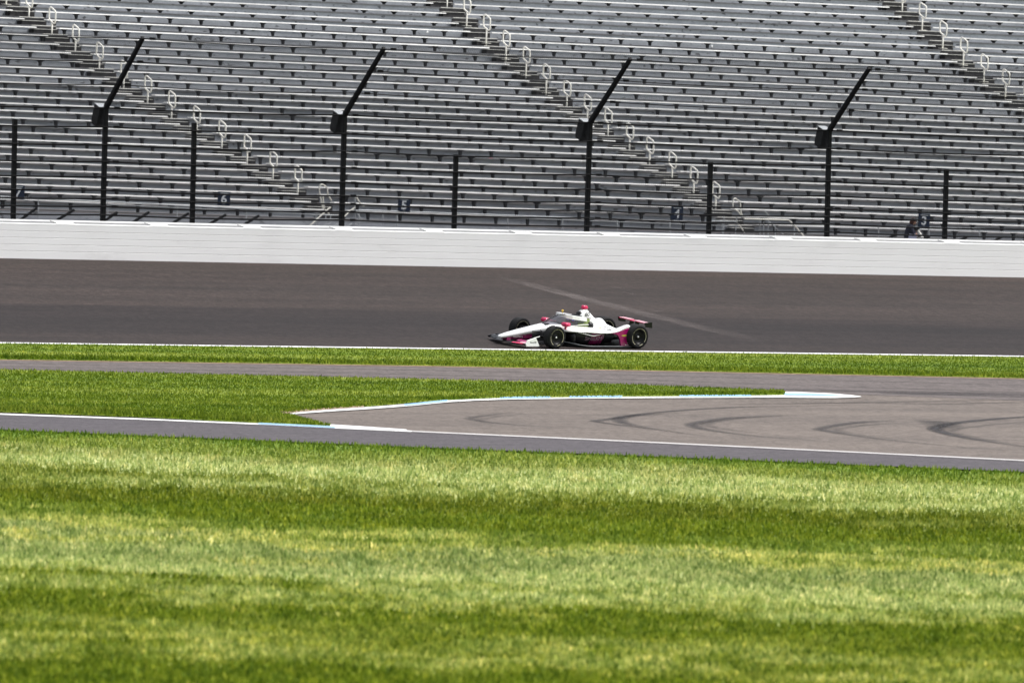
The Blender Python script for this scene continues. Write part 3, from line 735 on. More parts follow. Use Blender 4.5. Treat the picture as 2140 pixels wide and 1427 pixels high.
for a, pts in enumerate((A1b, A2b, A3b)):
    for (px, py) in pts:
        if px < -20 or px > 2200: continue
        if (a == 0 and px > 650) or (a == 1 and px > 1520): continue
        e, i, X = row_at(pts, px, py, a)
        if i < 1: continue
        o = hr0 if first else hr0.copy()
        if not first: COL.objects.link(o)
        first = False; P = onY(px, py, YR[i] - .14)
        o.location = (P.x, P.y, P.z); bpy.context.view_layer.update(); unparent(o, std)
# front guard rails and stair rails, surveyed in the plane of the stand front
YG = YS0 - .55
def railpiece(name, polylines, r, mat, parent, Yp=YG):
    mb = MB()
    for pl_ in polylines: mb.tube([onY(x, y, Yp) for x, y in pl_], r, 6)
    return unparent(mb.build(name, mat, None), parent)
def gl(x): return 429.5 + (x - 0) * .0176 if x < 560 else 433 + (x - 560) * .0292
grp = 'guard rails along the front of the grandstand'
def guard(x0, x1, label, ys0, ys1, drop, posts_x):
    g = empty('guard_rail', Matrix.Translation(onY((x0 + x1) / 2, ys0 + drop, YG))); tag(g, label, 'railing', grp); bpy.context.view_layer.update()
    f_ = lambda x: ys0 + (ys1 - ys0) * (x - x0) / (x1 - x0)
    railpiece('top_rail', [[(x0, f_(x0)), (x1, f_(x1))]], .022, MT['galv'], g)
    railpiece('mid_rail', [[(x0, f_(x0) + 5), (x1, f_(x1) + 5)]], .012, MT['galv'], g)
    for x in posts_x: railpiece('post', [[(x, f_(x)), (x, f_(x) + drop)]], .022, MT['galv'], g)
guard(-80, 668, 'thin grey guard rail in front of sections 7 and 6', 407, 444, 55, [-60, 80, 225, 370, 515, 660])
guard(750, 1545, 'thin grey guard rail in front of sections 5 and 4', 439, 468, 40, [750, 830, 945, 1061, 1176, 1290, 1400, 1510])
guard(1660, 2240, 'thin grey guard rail in front of section 3', 468.5, 483, 32, [1660, 1731, 1836, 1941, 2047, 2150])
# stair entries
def entry(name, label, pls, thin):
    c_ = pls[0][0]; g = empty(name, Matrix.Translation(onY(c_[0], c_[1] + 60, YG - .4))); tag(g, label, 'stair railing', 'entry stair railings at the foot of the aisles'); bpy.context.view_layer.update()
    for pl_ in pls: railpiece('pipe', [pl_], .026, MT['rail'], g, YG - .4)
    for pl_ in thin: railpiece('pipe', [pl_], .02, MT['galv'], g, YG - .3)
    return g
entry('stair_railing', 'pale pipe railing round the stair foot beside section 5, crossing behind a tall post', [
    [(675, 437), (668.5, 407), (667, 392), (670, 386), (674, 385.5), (682, 391), (684.5, 395), (685, 407), (693, 420)],
    [(675, 410), (677, 436)], [(691, 433), (678, 444), (655, 465), (645, 474)], [(679, 438), (688, 447)], [(741, 434), (730, 443), (719, 453), (712, 460)], [(742, 408), (752, 424), (760, 432)]],
    [[(742, 443), (751, 452), (758, 464)], [(743, 463), (798, 464.5)], [(742, 410), (742, 470)], [(691, 449), (690, 466), (684, 471)], [(681, 451), (680, 466)], [(665, 458), (708, 459)], [(706, 467), (697, 474)], [(735, 467), (727, 474)], [(663, 440), (663, 470)], [(652, 449), (706, 450)], [(744, 440), (800, 441)], [(800, 441), (800, 470)], [(683, 468), (675, 474)], [(742, 467), (750, 474)]])
entry('stair_railing', 'pale pipe railing round the stair foot between signs 4 and 3', [
    [(1532, 434), (1531.5, 421), (1534, 415.5), (1537, 415), (1546, 421.5), (1547.5, 427), (1547.5, 437), (1550, 448), (1556, 457.5), (1578, 458), (1648, 460), (1659, 470), (1673, 486), (1686, 500)],
    [(1535, 437), (1542, 441), (1550, 452)], [(1540, 465), (1548, 474), (1556, 486)]],
    [[(1597, 440), (1606, 450)], [(1608, 464), (1622, 477), (1637, 490)], [(1486, 462), (1538, 463), (1542, 470)], [(1513, 450), (1512, 488)], [(1540, 450), (1537, 490)], [(1588, 460), (1588, 492)], [(1606, 460), (1605, 492)], [(1596, 463), (1596, 492)], [(1575, 467), (1610, 468)], [(1620, 470), (1620, 494)]])

# section number signs
for (cx, cy, dg, lb) in ((38, 402, '7', 'navy sign with the number 7, half behind the leftmost short fence post'), (468, 415.5, '6', 'navy sign with the number 6'), (844.5, 428.5, '5', 'navy sign with the number 5'), (1415, 446, '4', 'navy sign with the number 4'), (1931, 461, '3', 'navy sign with the number 3, right of the photographer')):
    Pc = onY(cx, cy, YG - .08); r_ = empty('section_sign', Matrix.Translation(Pc) @ Matrix.Rotation(-TH * .75, 4, 'Z') @ Matrix.Rotation(.03, 4, 'Y')); tag(r_, lb, 'sign', 'section number signs on the guard rail')
    mb = MB(); mb.box(-.20, .20, 0, .02, -.22, .22); mb.build('panel', MT['navy'], r_, bevel=.004)
    mb = MB(); mb.box(-.13, .13, -.004, 0, .16, .19); mb.box(-.03, .04, -.004, 0, -.185, -.17); mb.build('small_print', MT['galv'], r_)
    cu = bpy.data.curves.new('num', 'FONT'); cu.body = dg; cu.size = .38; cu.extrude = .002; cu.offset = .010; cu.align_x = 'CENTER'; cu.align_y = 'CENTER'
    to = bpy.data.objects.new('t', cu); COL.objects.link(to); bpy.context.view_layer.update()
    me = bpy.data.meshes.new_from_object(to.evaluated_get(bpy.context.evaluated_depsgraph_get())); bpy.data.objects.remove(to)
    me.materials.clear(); me.materials.append(MT['signwhite'])
    o = bpy.data.objects.new('numeral', me); COL.objects.link(o); o.parent = r_; o.rotation_euler = (math.pi / 2, 0, 0); o.location = (0, -.006, -.02)
def text_mesh(body, size, mat, parent, name='lettering', off=0, shear=0, M4=None, sx=1):
    cu = bpy.data.curves.new('num', 'FONT'); cu.body = body; cu.size = size; cu.extrude = .0008; cu.offset = off; cu.shear = shear; cu.align_x = 'CENTER'; cu.align_y = 'CENTER'
    to = bpy.data.objects.new('t', cu); COL.objects.link(to); bpy.context.view_layer.update()
    me = bpy.data.meshes.new_from_object(to.evaluated_get(bpy.context.evaluated_depsgraph_get())); bpy.data.objects.remove(to)
    me.materials.clear(); me.materials.append(mat); me.transform(Matrix.Diagonal((sx, 1, 1, 1)))
    o = bpy.data.objects.new(name, me); COL.objects.link(o); o.parent = parent
    if M4 is not None: o.matrix_local = M4
    return o

# litter
def litter(px, py, row, sz, col, lb, nm='litter'):
    P = onY(px, py, YR[row] - .2)
    m = plain('litter ' + lb[:12], col, .7, var=.1)
    bm = bmesh.new(); bmesh.ops.create_icosphere(bm, subdivisions=2, radius=1)
    for v in bm.verts: v.co *= random.uniform(.7, 1.15)
    bmesh.ops.scale(bm, vec=sz, verts=bm.verts); me = bpy.data.meshes.new(nm); bm.to_mesh(me); bm.free(); me.materials.append(m)
    o = bpy.data.objects.new(nm, me); COL.objects.link(o); o.location = P; tag(o, lb, 'litter'); return o
litter(1026, 329.5, 7, (.10, .04, .035), (.75, .45, .5), 'pink scrap of cloth lying on a bench row right of the middle short post', 'cloth_scrap')
for (x, y, rw, lb) in ((167, 32, 26, 'white paper cup, highest of the litter trail right of the left aisle'), (186, 50, 25, 'white paper cup, second from the top of the litter trail beside the left aisle'), (205, 67, 24, 'white paper cup, third from the top of the litter trail beside the left aisle'), (225, 85, 23, 'white paper cup, fourth from the top of the litter trail beside the left aisle'), (244, 102, 22, 'white paper cup, lowest of the litter trail above the leftmost bent post tip'), (893, 67.5, 24, 'small white cup under a bench left of the middle aisle top'), (1488, 97, 23, 'white cup under a bench high in the section above sign 4')):
    litter(x, y, rw, (.035, .035, .045), (.75, .75, .75), lb, 'paper_cup')

# ------------------------------------------------------------------ people
SKIN = plain('skin', (.62, .34, .25), .6, var=.1); HAIR = plain('dark hair', (.07, .022, .014), .6, var=.4); CAP = plain('black cap', (.015, .015, .017), .8)
def skinfig(name, joints, edges, radii, mat, parent=None, root=0, sub=2):
    me = bpy.data.meshes.new(name); me.from_pydata([tuple(j) for j in joints], edges, []); me.materials.append(mat)
    o = bpy.data.objects.new(name, me); COL.objects.link(o)
    if parent: o.parent = parent
    m = o.modifiers.new('skin', 'SKIN'); m.use_smooth_shade = True
    for i, r_ in enumerate(radii):
        d = me.skin_vertices[0].data[i]; d.radius = (r_, r_) if not isinstance(r_, tuple) else r_; d.use_root = (i == root)
    s_ = o.modifiers.new('sub', 'SUBSURF'); s_.levels = sub; s_.render_levels = sub; return o
def ball(name, c, r_, mat, parent, sc=(1, 1, 1), cut=None, sub=3, rot=None):
    bm = bmesh.new(); bmesh.ops.create_icosphere(bm, subdivisions=sub, radius=r_)
    bmesh.ops.scale(bm, vec=sc, verts=bm.verts)
    if cut is not None:
        for v in bm.verts:
            cut(v)
    me = bpy.data.meshes.new(name); bm.to_mesh(me); bm.free(); me.materials.append(mat)
    for p in me.polygons: p.use_smooth = True
    o = bpy.data.objects.new(name, me); COL.objects.link(o); o.parent = parent; o.location = c
    if rot: o.rotation_euler = rot
    return o
# photographer behind the wall: facing right (+x), head bent over the camera
YP = YF + 1.3; hp = onY(1905, 456.5, YP); base = Vector((hp.x, hp.y, hp.z - 1.66))
ph = empty('person', Matrix.Translation(base) @ Matrix.Rotation(-TH * .6, 4, 'Z')); tag(ph, 'photographer in a dark navy top standing behind the wall, bent over a white telephoto lens', 'person')
navy = plain('navy jacket', (.012, .012, .03), .8, var=.3); jean = plain('pale blue trousers', (.25, .27, .42), .85, var=.3)
J = [(-.12, 0, .92), (-.11, 0, 1.08), (-.06, 0, 1.24), (-.02, 0, 1.38), (.0, 0, 1.44), (.03, 0, 1.50),
     (-.06, .19, 1.36), (.02, .24, 1.14), (.17, .09, 1.15), (-.04, -.19, 1.36), (.0, -.27, 1.14), (.09, -.20, 1.27),
     (-.12, .10, .86), (-.08, .11, .48), (-.12, .11, .08), (.06, .12, .03), (-.12, -.10, .86), (-.08, -.11, .48), (-.12, -.11, .08), (.06, -.12, .03)]
E_ = [(0, 1), (1, 2), (2, 3), (3, 4), (4, 5), (3, 6), (6, 7), (7, 8), (3, 9), (9, 10), (10, 11), (0, 12), (12, 13), (13, 14), (14, 15), (0, 16), (16, 17), (17, 18), (18, 19)]
Rr_ = [.15, .14, .16, .15, .07, .06, .075, .05, .038, .075, .05, .038, .10, .07, .05, .04, .10, .07, .05, .04]
skinfig('body', J, E_, Rr_, navy, ph)
LJ = [(-.12, .0, .90), (-.12, .10, .84), (-.08, .11, .48), (-.12, .11, .12), (-.12, -.10, .84), (-.08, -.11, .48), (-.12, -.11, .12)]
skinfig('trousers', LJ, [(0, 1), (1, 2), (2, 3), (0, 4), (4, 5), (5, 6)], [.17, .115, .085, .07, .115, .085, .07], jean, ph)
shirt = MB()
shirt.loft([[(-.0 + rr_ * math.cos(a), (rr_ + .03) * math.sin(a), z) for a in [k * math.pi / 8 for k in range(16)]] for z, rr_ in ((.90, .19), (1.0, .185), (1.08, .175), (1.15, .15))])
shirt.build('shirt_tail', plain('white and blue striped shirt', (.62, .62, .85), .8, var=.3), ph, smooth=True)
def facecut(v):
    if v.co.x > 0: v.co.x *= .94; v.co.y *= .96
    if v.co.z < -.03: v.co.x *= .92; v.co.y *= .80
    if v.co.x > .075 and abs(v.co.y) < .02 and -.035 < v.co.z < .01: v.co.x += .022
head = ball('head', (.07, 0, 1.555), .1, SKIN, ph, (.98, .80, 1.15), facecut, rot=(0, .35, 0))
for s_ in (-1, 1):
    ball('ear', (-.01, s_ * .082, -.005), .024, SKIN, head, (.6, .4, 1), sub=2); ball('eye', (.083, s_ * .032, .012), .012, CAP, head, (.6, 1, .7), sub=2)
ball('mouth', (.085, 0, -.055), .02, plain('lips', (.4, .12, .1), .6), head, (.4, 1.1, .35), sub=2)
def haircut(v):
    if v.co.x > .03 and v.co.z < .04: v.co.x = .03
    if v.co.z < -.05: v.co.x -= .02
ball('hair', (-.012, 0, .004), .108, HAIR, head, (1, .84, 1.25), haircut)
capm = MB(); capm.lathe([(.001, .125), (.06, .118), (.098, .085), (.112, .035), (.113, .03), (.10, .03)], 24)
capm.v = [(x, z, y) for x, y, z in capm.v]; capm.add([(.08, -.07, .035), (.19, -.05, .02), (.20, 0, .02), (.19, .05, .02), (.08, .07, .035), (.08, -.07, .045), (.19, -.05, .03), (.20, 0, .03), (.19, .05, .03), (.08, .07, .045)], [(0, 1, 2, 3, 4), (9, 8, 7, 6, 5), (0, 1, 6, 5), (1, 2, 7, 6), (2, 3, 8, 7), (3, 4, 9, 8)])
capm.build('cap', CAP, head, smooth=True)
def hand(c, side, parent, rot):
    J2 = [(0, 0, 0), (.05, 0, 0), (.085, 0, 0)]; E2 = [(0, 1), (1, 2)]; R2 = [(.022, .03), (.02, .036), (.016, .034)]
    for k, ln in enumerate((.065, .075, .07, .055)):
        y = (-.03 + .02 * k); b = len(J2); J2 += [(.095, y, 0), (.095 + ln * .5, y, -.02), (.095 + ln * .7, y, -.055)]; E2 += [(2, b), (b, b + 1), (b + 1, b + 2)]; R2 += [.0095, .0088, .0078]
    b = len(J2); J2 += [(.04, side * .045, -.01), (.075, side * .06, -.035)]; E2 += [(1, b), (b, b + 1)]; R2 += [.011, .009]
    o = skinfig('hand', J2, E2, R2, SKIN, parent, sub=1); o.location = c; o.rotation_euler = rot; return o
hand((.17, .09, 1.16), -1, ph, (.3, .3, -.9)); hand((.09, -.20, 1.28), 1, ph, (-.3, .5, .4))
# camera with a white telephoto lens, held pointing down and right
lens_w = plain('white lens barrel', (.75, .73, .70), .5, var=.05)
tc = empty('camera_with_telephoto_lens', ph.matrix_world @ Matrix.Translation((.25, 0, 1.22)) @ Matrix.Rotation(math.radians(62), 4, 'Y')); 
bpy.context.view_layer.update()
tc.matrix_world = Matrix.Translation(base) @ Matrix.Rotation(-TH * .6, 4, 'Z') @ Matrix.Translation((.15, -.16, 1.32)) @ Matrix.Rotation(math.radians(62), 4, 'Y') @ Matrix.Scale(1.15, 4)
tag(tc, 'camera with a big white telephoto lens pointing down in the photographer\'s hands', 'camera')
mb = MB(); mb.box(-.05, .03, -.075, .075, -.06, .05); mb.box(-.03, .02, -.03, .03, .05, .085); mb.build('camera_body', CAP, tc, bevel=.01)
def xl(prof, name, mat):
    mb = MB(); mb.lathe(prof, 24); mb.v = [(y, x, z) for x, y, z in mb.v]; return mb.build(name, mat, tc, smooth=True)
xl([(.001, .03), (.045, .03), (.05, .06), (.05, .13), (.062, .16), (.065, .22), (.001, .22)], 'lens_barrel', lens_w)
xl([(.001, .2), (.067, .2), (.067, .235), (.001, .235)], 'lens_band', CAP)
xl([(.001, .235), (.07, .235), (.075, .31), (.001, .31)], 'lens_front', lens_w)
xl([(.001, .31), (.078, .31), (.08, .39), (.07, .39), (.06, .34), (.001, .34)], 'lens_hood', CAP)

# ------------------------------------------------------------------ race car
WHT = plain('white car paint', (.80, .80, .80), .25, .5, var=.02, coat=.6)
PNK = plain('pink car paint', (.62, .012, .10), .25, .5, var=.04, coat=.5)
PPK = plain('pale pink car paint', (.75, .36, .42), .25, .5, var=.1, coat=.5)
MAG = plain('magenta car paint', (.30, .003, .11), .25, .5, var=.06, coat=.6)
CRB = plain('carbon black', (.0045, .0045, .006), .35, .35, var=.3)
RUB = plain('tyre rubber', (.016, .016, .017), .8, .2, var=.15); SIDEW = plain('tyre sidewall', (.005, .005, .006), .7, .2)
RNG = plain('cream tyre ring', (.48, .45, .31), .6, var=.1); YEL = plain('yellow decal', (.75, .5, .08), .5, var=.1)
RIM = plain('black wheel rim', (.0025, .0025, .003), .4, .2); NUT = plain('bright wheel nut', (.8, .8, .8), .3, .6, metal=.5, var=.02)
OLV = plain('olive green panel', (.15, .20, .035), .3, .5, var=.2, coat=.4); MGD = plain('shade-toned magenta car paint', (.13, .002, .05), .22, .5, var=.1, coat=.6); EDG = plain('grey floor edge', (.16, .17, .18), .4, .5)  # darker magenta is the same paint with lower-body shade put into its colour
BLU = plain('violet helmet', (.08, .05, .45), .3, .5, var=.2, coat=.5); REDG = plain('red helmet stripe', (.5, .02, .05), .3)
GRY = plain('faded lettering', (.20, .13, .17), .5); BLK = plain('black lettering', (.015, .015, .02), .5); LIM = plain('lime decal', (.42, .42, .06), .4)
gm = NT('tinted screen', .08, .5); gm.col((.16, .16, .18)); gm.p.inputs['Roughness'].default_value = .1
tr = gm.n('BsdfTransparent'); tr.inputs[0].default_value = (.75, .75, .8, 1); mx = gm.n('MixShader'); mx.inputs[0].default_value = .42
gm.l(tr.outputs[0], mx.inputs[1]); gm.l(gm.p.outputs[0], mx.inputs[2]); gm.l(mx.outputs[0], gm.t.nodes['Material Output'].inputs[0]); GLS = gm.mat
def onT(px, py):
    d = ray(px, py); lo, hi = 200.0, 300.0
    for _ in range(50):
        m = (lo + hi) / 2; P = C + d * m
        if P.z > G(P.x, P.y): lo = m
        else: hi = m
    return C + d * hi
Pf = onT(1158, 728.5); Pr = onT(1336.5, 731.5)
fw = (Pf - Pr).normalized(); dn = .5
nrm = Vector((-(G(140, 210) - G(139, 210)), -(G(140, 211) - G(140, 210)), 1)).normalized(); fw = (fw - nrm * fw.dot(nrm)).normalized(); fw = Matrix.Rotation(math.radians(5.2), 3, nrm) @ fw; lf = nrm.cross(fw)
org = Pf - lf * .89; org = org + nrm * (.004)
Mc = Matrix((fw, lf, nrm)).transposed().to_4x4(); Mc.translation = org
WBASE = 3.05
car = empty('race_car', Mc); tag(car, 'white and magenta open-wheel race car with a red camera pod speeding along the track', 'race car')
def se(x, w, zb, zt, n=2.6, yc=0, N=20, top=None):
    out = []; zc = (zb + zt) / 2; hz = (zt - zb) / 2
    for k in range(N):
        a = 2 * math.pi * k / N; c_, s_ = math.cos(a), math.sin(a)
        out.append((x, yc + w * abs(c_) ** (2 / n) * (1 if c_ > 0 else -1), zc + hz * abs(s_) ** (2 / n) * (1 if s_ > 0 else -1)))
    return out
def smooth_secs(secs, k=4):
    out = []
    for a, b in zip(secs, secs[1:]):
        for j in range(k): t = j / k; out.append(tuple(p + (q - p) * t for p, q in zip(a, b)))
    out.append(secs[-1]); return out
# tub: upper white shell and lower dark/magenta flank
top_secs = [(1.40, .03, .20, .235), (1.36, .085, .175, .27), (1.15, .125, .20, .33), (.85, .155, .24, .40), (.5, .18, .29, .475), (.15, .21, .33, .545), (-.2, .245, .36, .61), (-.55, .30, .38, .64), (-.9, .345, .38, .63), (-1.3, .36, .36, .62), (-1.7, .36, .34, .60)]
mb = MB(); mb.loft([se(x, w, zb, zt, 2.6) for x, w, zb, zt in smooth_secs(top_secs, 2)]); mb.build('nose_and_chassis', WHT, car, smooth=True)
low = [(1.28, .05, .15, .22), (1.0, .10, .14, .27), (.7, .13, .14, .32), (.3, .17, .13, .38), (-.1, .21, .11, .42), (-.5, .27, .09, .44), (-.9, .33, .08, .42), (-1.5, .36, .06, .40)]
mb = MB(); mb.loft([se(x, w, zb, zt, 3.2) for x, w, zb, zt in low[:4]]); mb.build('nose_underside', MGD, car, smooth=True)
mb = MB(); mb.loft([se(x, w, zb, zt, 3.2) for x, w, zb, zt in low[3:]]); mb.build('chassis_underside', CRB, car, smooth=True)
mb = MB(); mb.box(-.30, -.16, .06, .19, .615, .628); mb.build('nose_vent', CRB, car)
text_mesh('AutoNation', .085, NUT, car, 'nose_lettering', M4=Matrix.Translation((.78, .150, .245)) @ Matrix.Rotation(math.radians(-176), 4, 'Z') @ Matrix.Rotation(math.pi / 2, 4, 'X'))
# engine cover and air box
ec = [(-1.42, .13, .60, .86), (-1.50, .14, .55, .99), (-1.60, .135, .50, 1.035), (-1.75, .12, .45, 1.03), (-1.88, .115, .42, .92), (-2.02, .13, .40, .80), (-2.2, .15, .38, .73), (-2.5, .15, .34, .61), (-2.8, .13, .30, .50), (-3.15, .10, .26, .42), (-3.4, .06, .24, .36)]
mb = MB(); mb.loft([se(x, w, zb, zt, 2.3) for x, w, zb, zt in smooth_secs(ec, 2)]); ecv = mb.build('engine_cover', WHT, car, smooth=True)
mb = MB(); mb.loft([se(-1.50 + .0, .108, .845, .985, 2.2), se(-1.435, .09, .83, .955, 2.2), se(-1.43, .02, .88, .9, 2)]); mb.build('air_intake', CRB, ecv, smooth=True)
text_mesh('60', .17, BLK, ecv, 'race_number', off=.003, M4=Matrix.Translation((-1.69, .137, .90)) @ Matrix.Rotation(math.pi, 4, 'Z') @ Matrix.Rotation(math.pi / 2 - .05, 4, 'X'))
text_mesh('HONDA', .07, GRY, ecv, 'lettering', M4=Matrix.Translation((-1.72, .145, .785)) @ Matrix.Rotation(math.pi, 4, 'Z') @ Matrix.Rotation(math.pi / 2 - .15, 4, 'X'))
# shoulders between screen and engine cover
sh = [(-1.2, .36, .36, .60), (-1.5, .35, .34, .66), (-1.75, .36, .32, .66), (-2.1, .34, .28, .60), (-2.5, .30, .24, .50), (-2.9, .22, .20, .42), (-3.3, .12, .18, .34)]
mb = MB(); mb.loft([se(x, w, zb, zt, 2.2) for x, w, zb, zt in smooth_secs(sh, 2)]); mb.build('engine_shoulder', WHT, car, smooth=True)
mb = MB(); mb.lathe([(.001, .0), (.035, .004), (.05, 0)], 20); mb.v = [(x * 1.35, y, z * .8) for x, y, z in mb.v]
o = mb.build('decal', YEL, car); o.location = (-2.06, .338, .50); o.rotation_euler = (-.35, 0, .06)
for s_ in (1, -1):   # side scoops
    mb = MB(); mb.loft([se(-1.57, .02, .60, .63, 2, s_ * .30), se(-1.60, .10, .50, .70, 2, s_ * .31), se(-1.72, .11, .48, .71, 2, s_ * .30), se(-1.80, .06, .5, .66, 2, s_ * .29)]); mb.build('side_scoop', CRB, car, smooth=True)
# olive headrest surround
for s_ in (1, -1):
    mb = MB(); mb.add([(-1.22, s_ * .365, .60), (-1.66, s_ * .36, .60), (-1.66, s_ * .30, .80), (-1.36, s_ * .31, .795), (-1.22, s_ * .35, .66),
                       (-1.22, s_ * .34, .60), (-1.66, s_ * .335, .60), (-1.66, s_ * .275, .80), (-1.36, s_ * .285, .795), (-1.22, s_ * .325, .66)],
                      [(0, 1, 2, 3, 4), (9, 8, 7, 6, 5), (0, 1, 6, 5), (1, 2, 7, 6), (2, 3, 8, 7), (3, 4, 9, 8), (4, 0, 5, 9)]); mb.build('headrest_panel', OLV, car)
    mb = MB(); mb.add([(-.95, s_ * .372, .55), (-1.62, s_ * .374, .53), (-1.62, s_ * .366, .60), (-1.25, s_ * .366, .595),
                       (-.95, s_ * .34, .55), (-1.62, s_ * .34, .53), (-1.62, s_ * .336, .60), (-1.25, s_ * .336, .595)], [(0, 1, 2, 3), (7, 6, 5, 4), (0, 1, 5, 4), (1, 2, 6, 5), (2, 3, 7, 6), (3, 0, 4, 7)]); mb.build('cockpit_side_panel', OLV, car)
    mb = MB(); mb.tube([(-.85, s_ * .372, .565), (-1.15, s_ * .376, .60), (-1.35, s_ * .376, .625), (-1.6, s_ * .372, .63)], .012, 6); mb.build('cockpit_trim', WHT, car)
mb = MB(); mb.loft([se(-.62, .20, .60, .655, 3), se(-.9, .27, .58, .665, 3), se(-1.3, .28, .58, .665, 3), se(-1.45, .2, .6, .66, 3)]); mb.build('cockpit_opening', CRB, car, smooth=True)
# aeroscreen
topf = [(-1.52, .34, .80), (-1.25, .36, .835), (-1.0, .335, .862), (-.84, .25, .882), (-.76, .13, .895), (-.74, 0, .90)]
topf = topf + [(x, -y, z) for x, y, z in topf[-2::-1]]
basf = [(-1.35, .345, .60), (-1.05, .335, .61), (-.75, .29, .625), (-.45, .215, .62), (-.22, .11, .605), (-.15, 0, .60)]
basf = basf + [(x, -y, z) for x, y, z in basf[-2::-1]]
fr_ = MB()
prof_r = []
for i, p in enumerate(topf):
    e = i / (len(topf) - 1); wd = .05 if 2 < i < 8 else .045
    P = Vector(p); cxy = Vector((-1.15, 0, P.z)); dd = (P - cxy); dd.z = 0; dd.normalize()
    prof_r.append([P + dd * .025 + ZZ * -.085, P + dd * .012 + ZZ * .03, P - dd * .03 + ZZ * .035, P - dd * .04 + ZZ * -.03])
fr_.loft(prof_r); aes = fr_.build('aeroscreen', WHT, car, smooth=False, bevel=.008)
g_ = MB(); g_.loft([[Vector(p) for p in basf], [Vector(b).lerp(Vector(t), .5) + Vector((0.02 if abs(t[1]) < .2 else 0, .012 * (1 if t[1] > 0 else -1), 0)) for b, t in zip(basf, topf)], [Vector(p) - Vector((0, 0, .04)) for p in topf]], caps=False, closed=False)
g_.build('screen_glass', GLS, aes, smooth=True)
mb = MB(); mb.tube([(-.15, 0, .60), (-.42, 0, .755), (-.74, 0, .885)], .012, 6); mb.build('centre_strut', CRB, aes)
mb = MB(); mb.tube([(-.62, .2, .895), (-.8, .2, .912), (-1.1, .24, .895), (-1.4, .25, .86)], .014, 6); 
mb.tube([(-1.40, .2, .84), (-1.42, 0, .86), (-1.40, -.2, .84)], .03, 6); mb.build('screen_opening_rim', CRB, aes)
mb = MB(); mb.tube([(-1.06, -.25, .875), (-1.06, -.25, .955)], .014, 6); mb.lathe([(.001, -.03), (.03, -.02), (.03, .02), (.001, .03)], 12, c=(-1.06, -.25, .955)); mb.build('beacon', YEL, aes)
# camera pod
mb = MB(); mb.loft([se(-1.575, .05, 1.045, 1.135, 4), se(-1.60, .062, 1.04, 1.15, 4), se(-1.72, .062, 1.04, 1.15, 4), se(-1.76, .045, 1.04, 1.12, 4)]); cp = mb.build('camera_pod', PNK, car, smooth=True)
mb = MB(); mb.loft([se(-1.75, .03, 1.035, 1.085, 3), se(-1.84, .025, 1.035, 1.07, 3)]); mb.build('pod_fin', CRB, cp, smooth=True)
# mirrors
for s_ in (1, -1):
    mb = MB(); mb.loft([se(-.55, .10, .60, .70, 4, s_ * .50), se(-.60, .12, .585, .715, 4, s_ * .50), se(-.74, .115, .59, .71, 4, s_ * .50)]); mi_ = mb.build('wing_mirror', PNK, car, smooth=True)
    mb = MB(); mb.tube([(-.66, s_ * .50, .60), (-.70, s_ * .42, .50), (-.72, s_ * .34, .44)], [.04, .035, .03], 6); mb.tube([(-.66, s_ * .42, .66), (-.9, s_ * .31, .62)], .022, 6); mb.build('mirror_stalk', PNK, mi_)
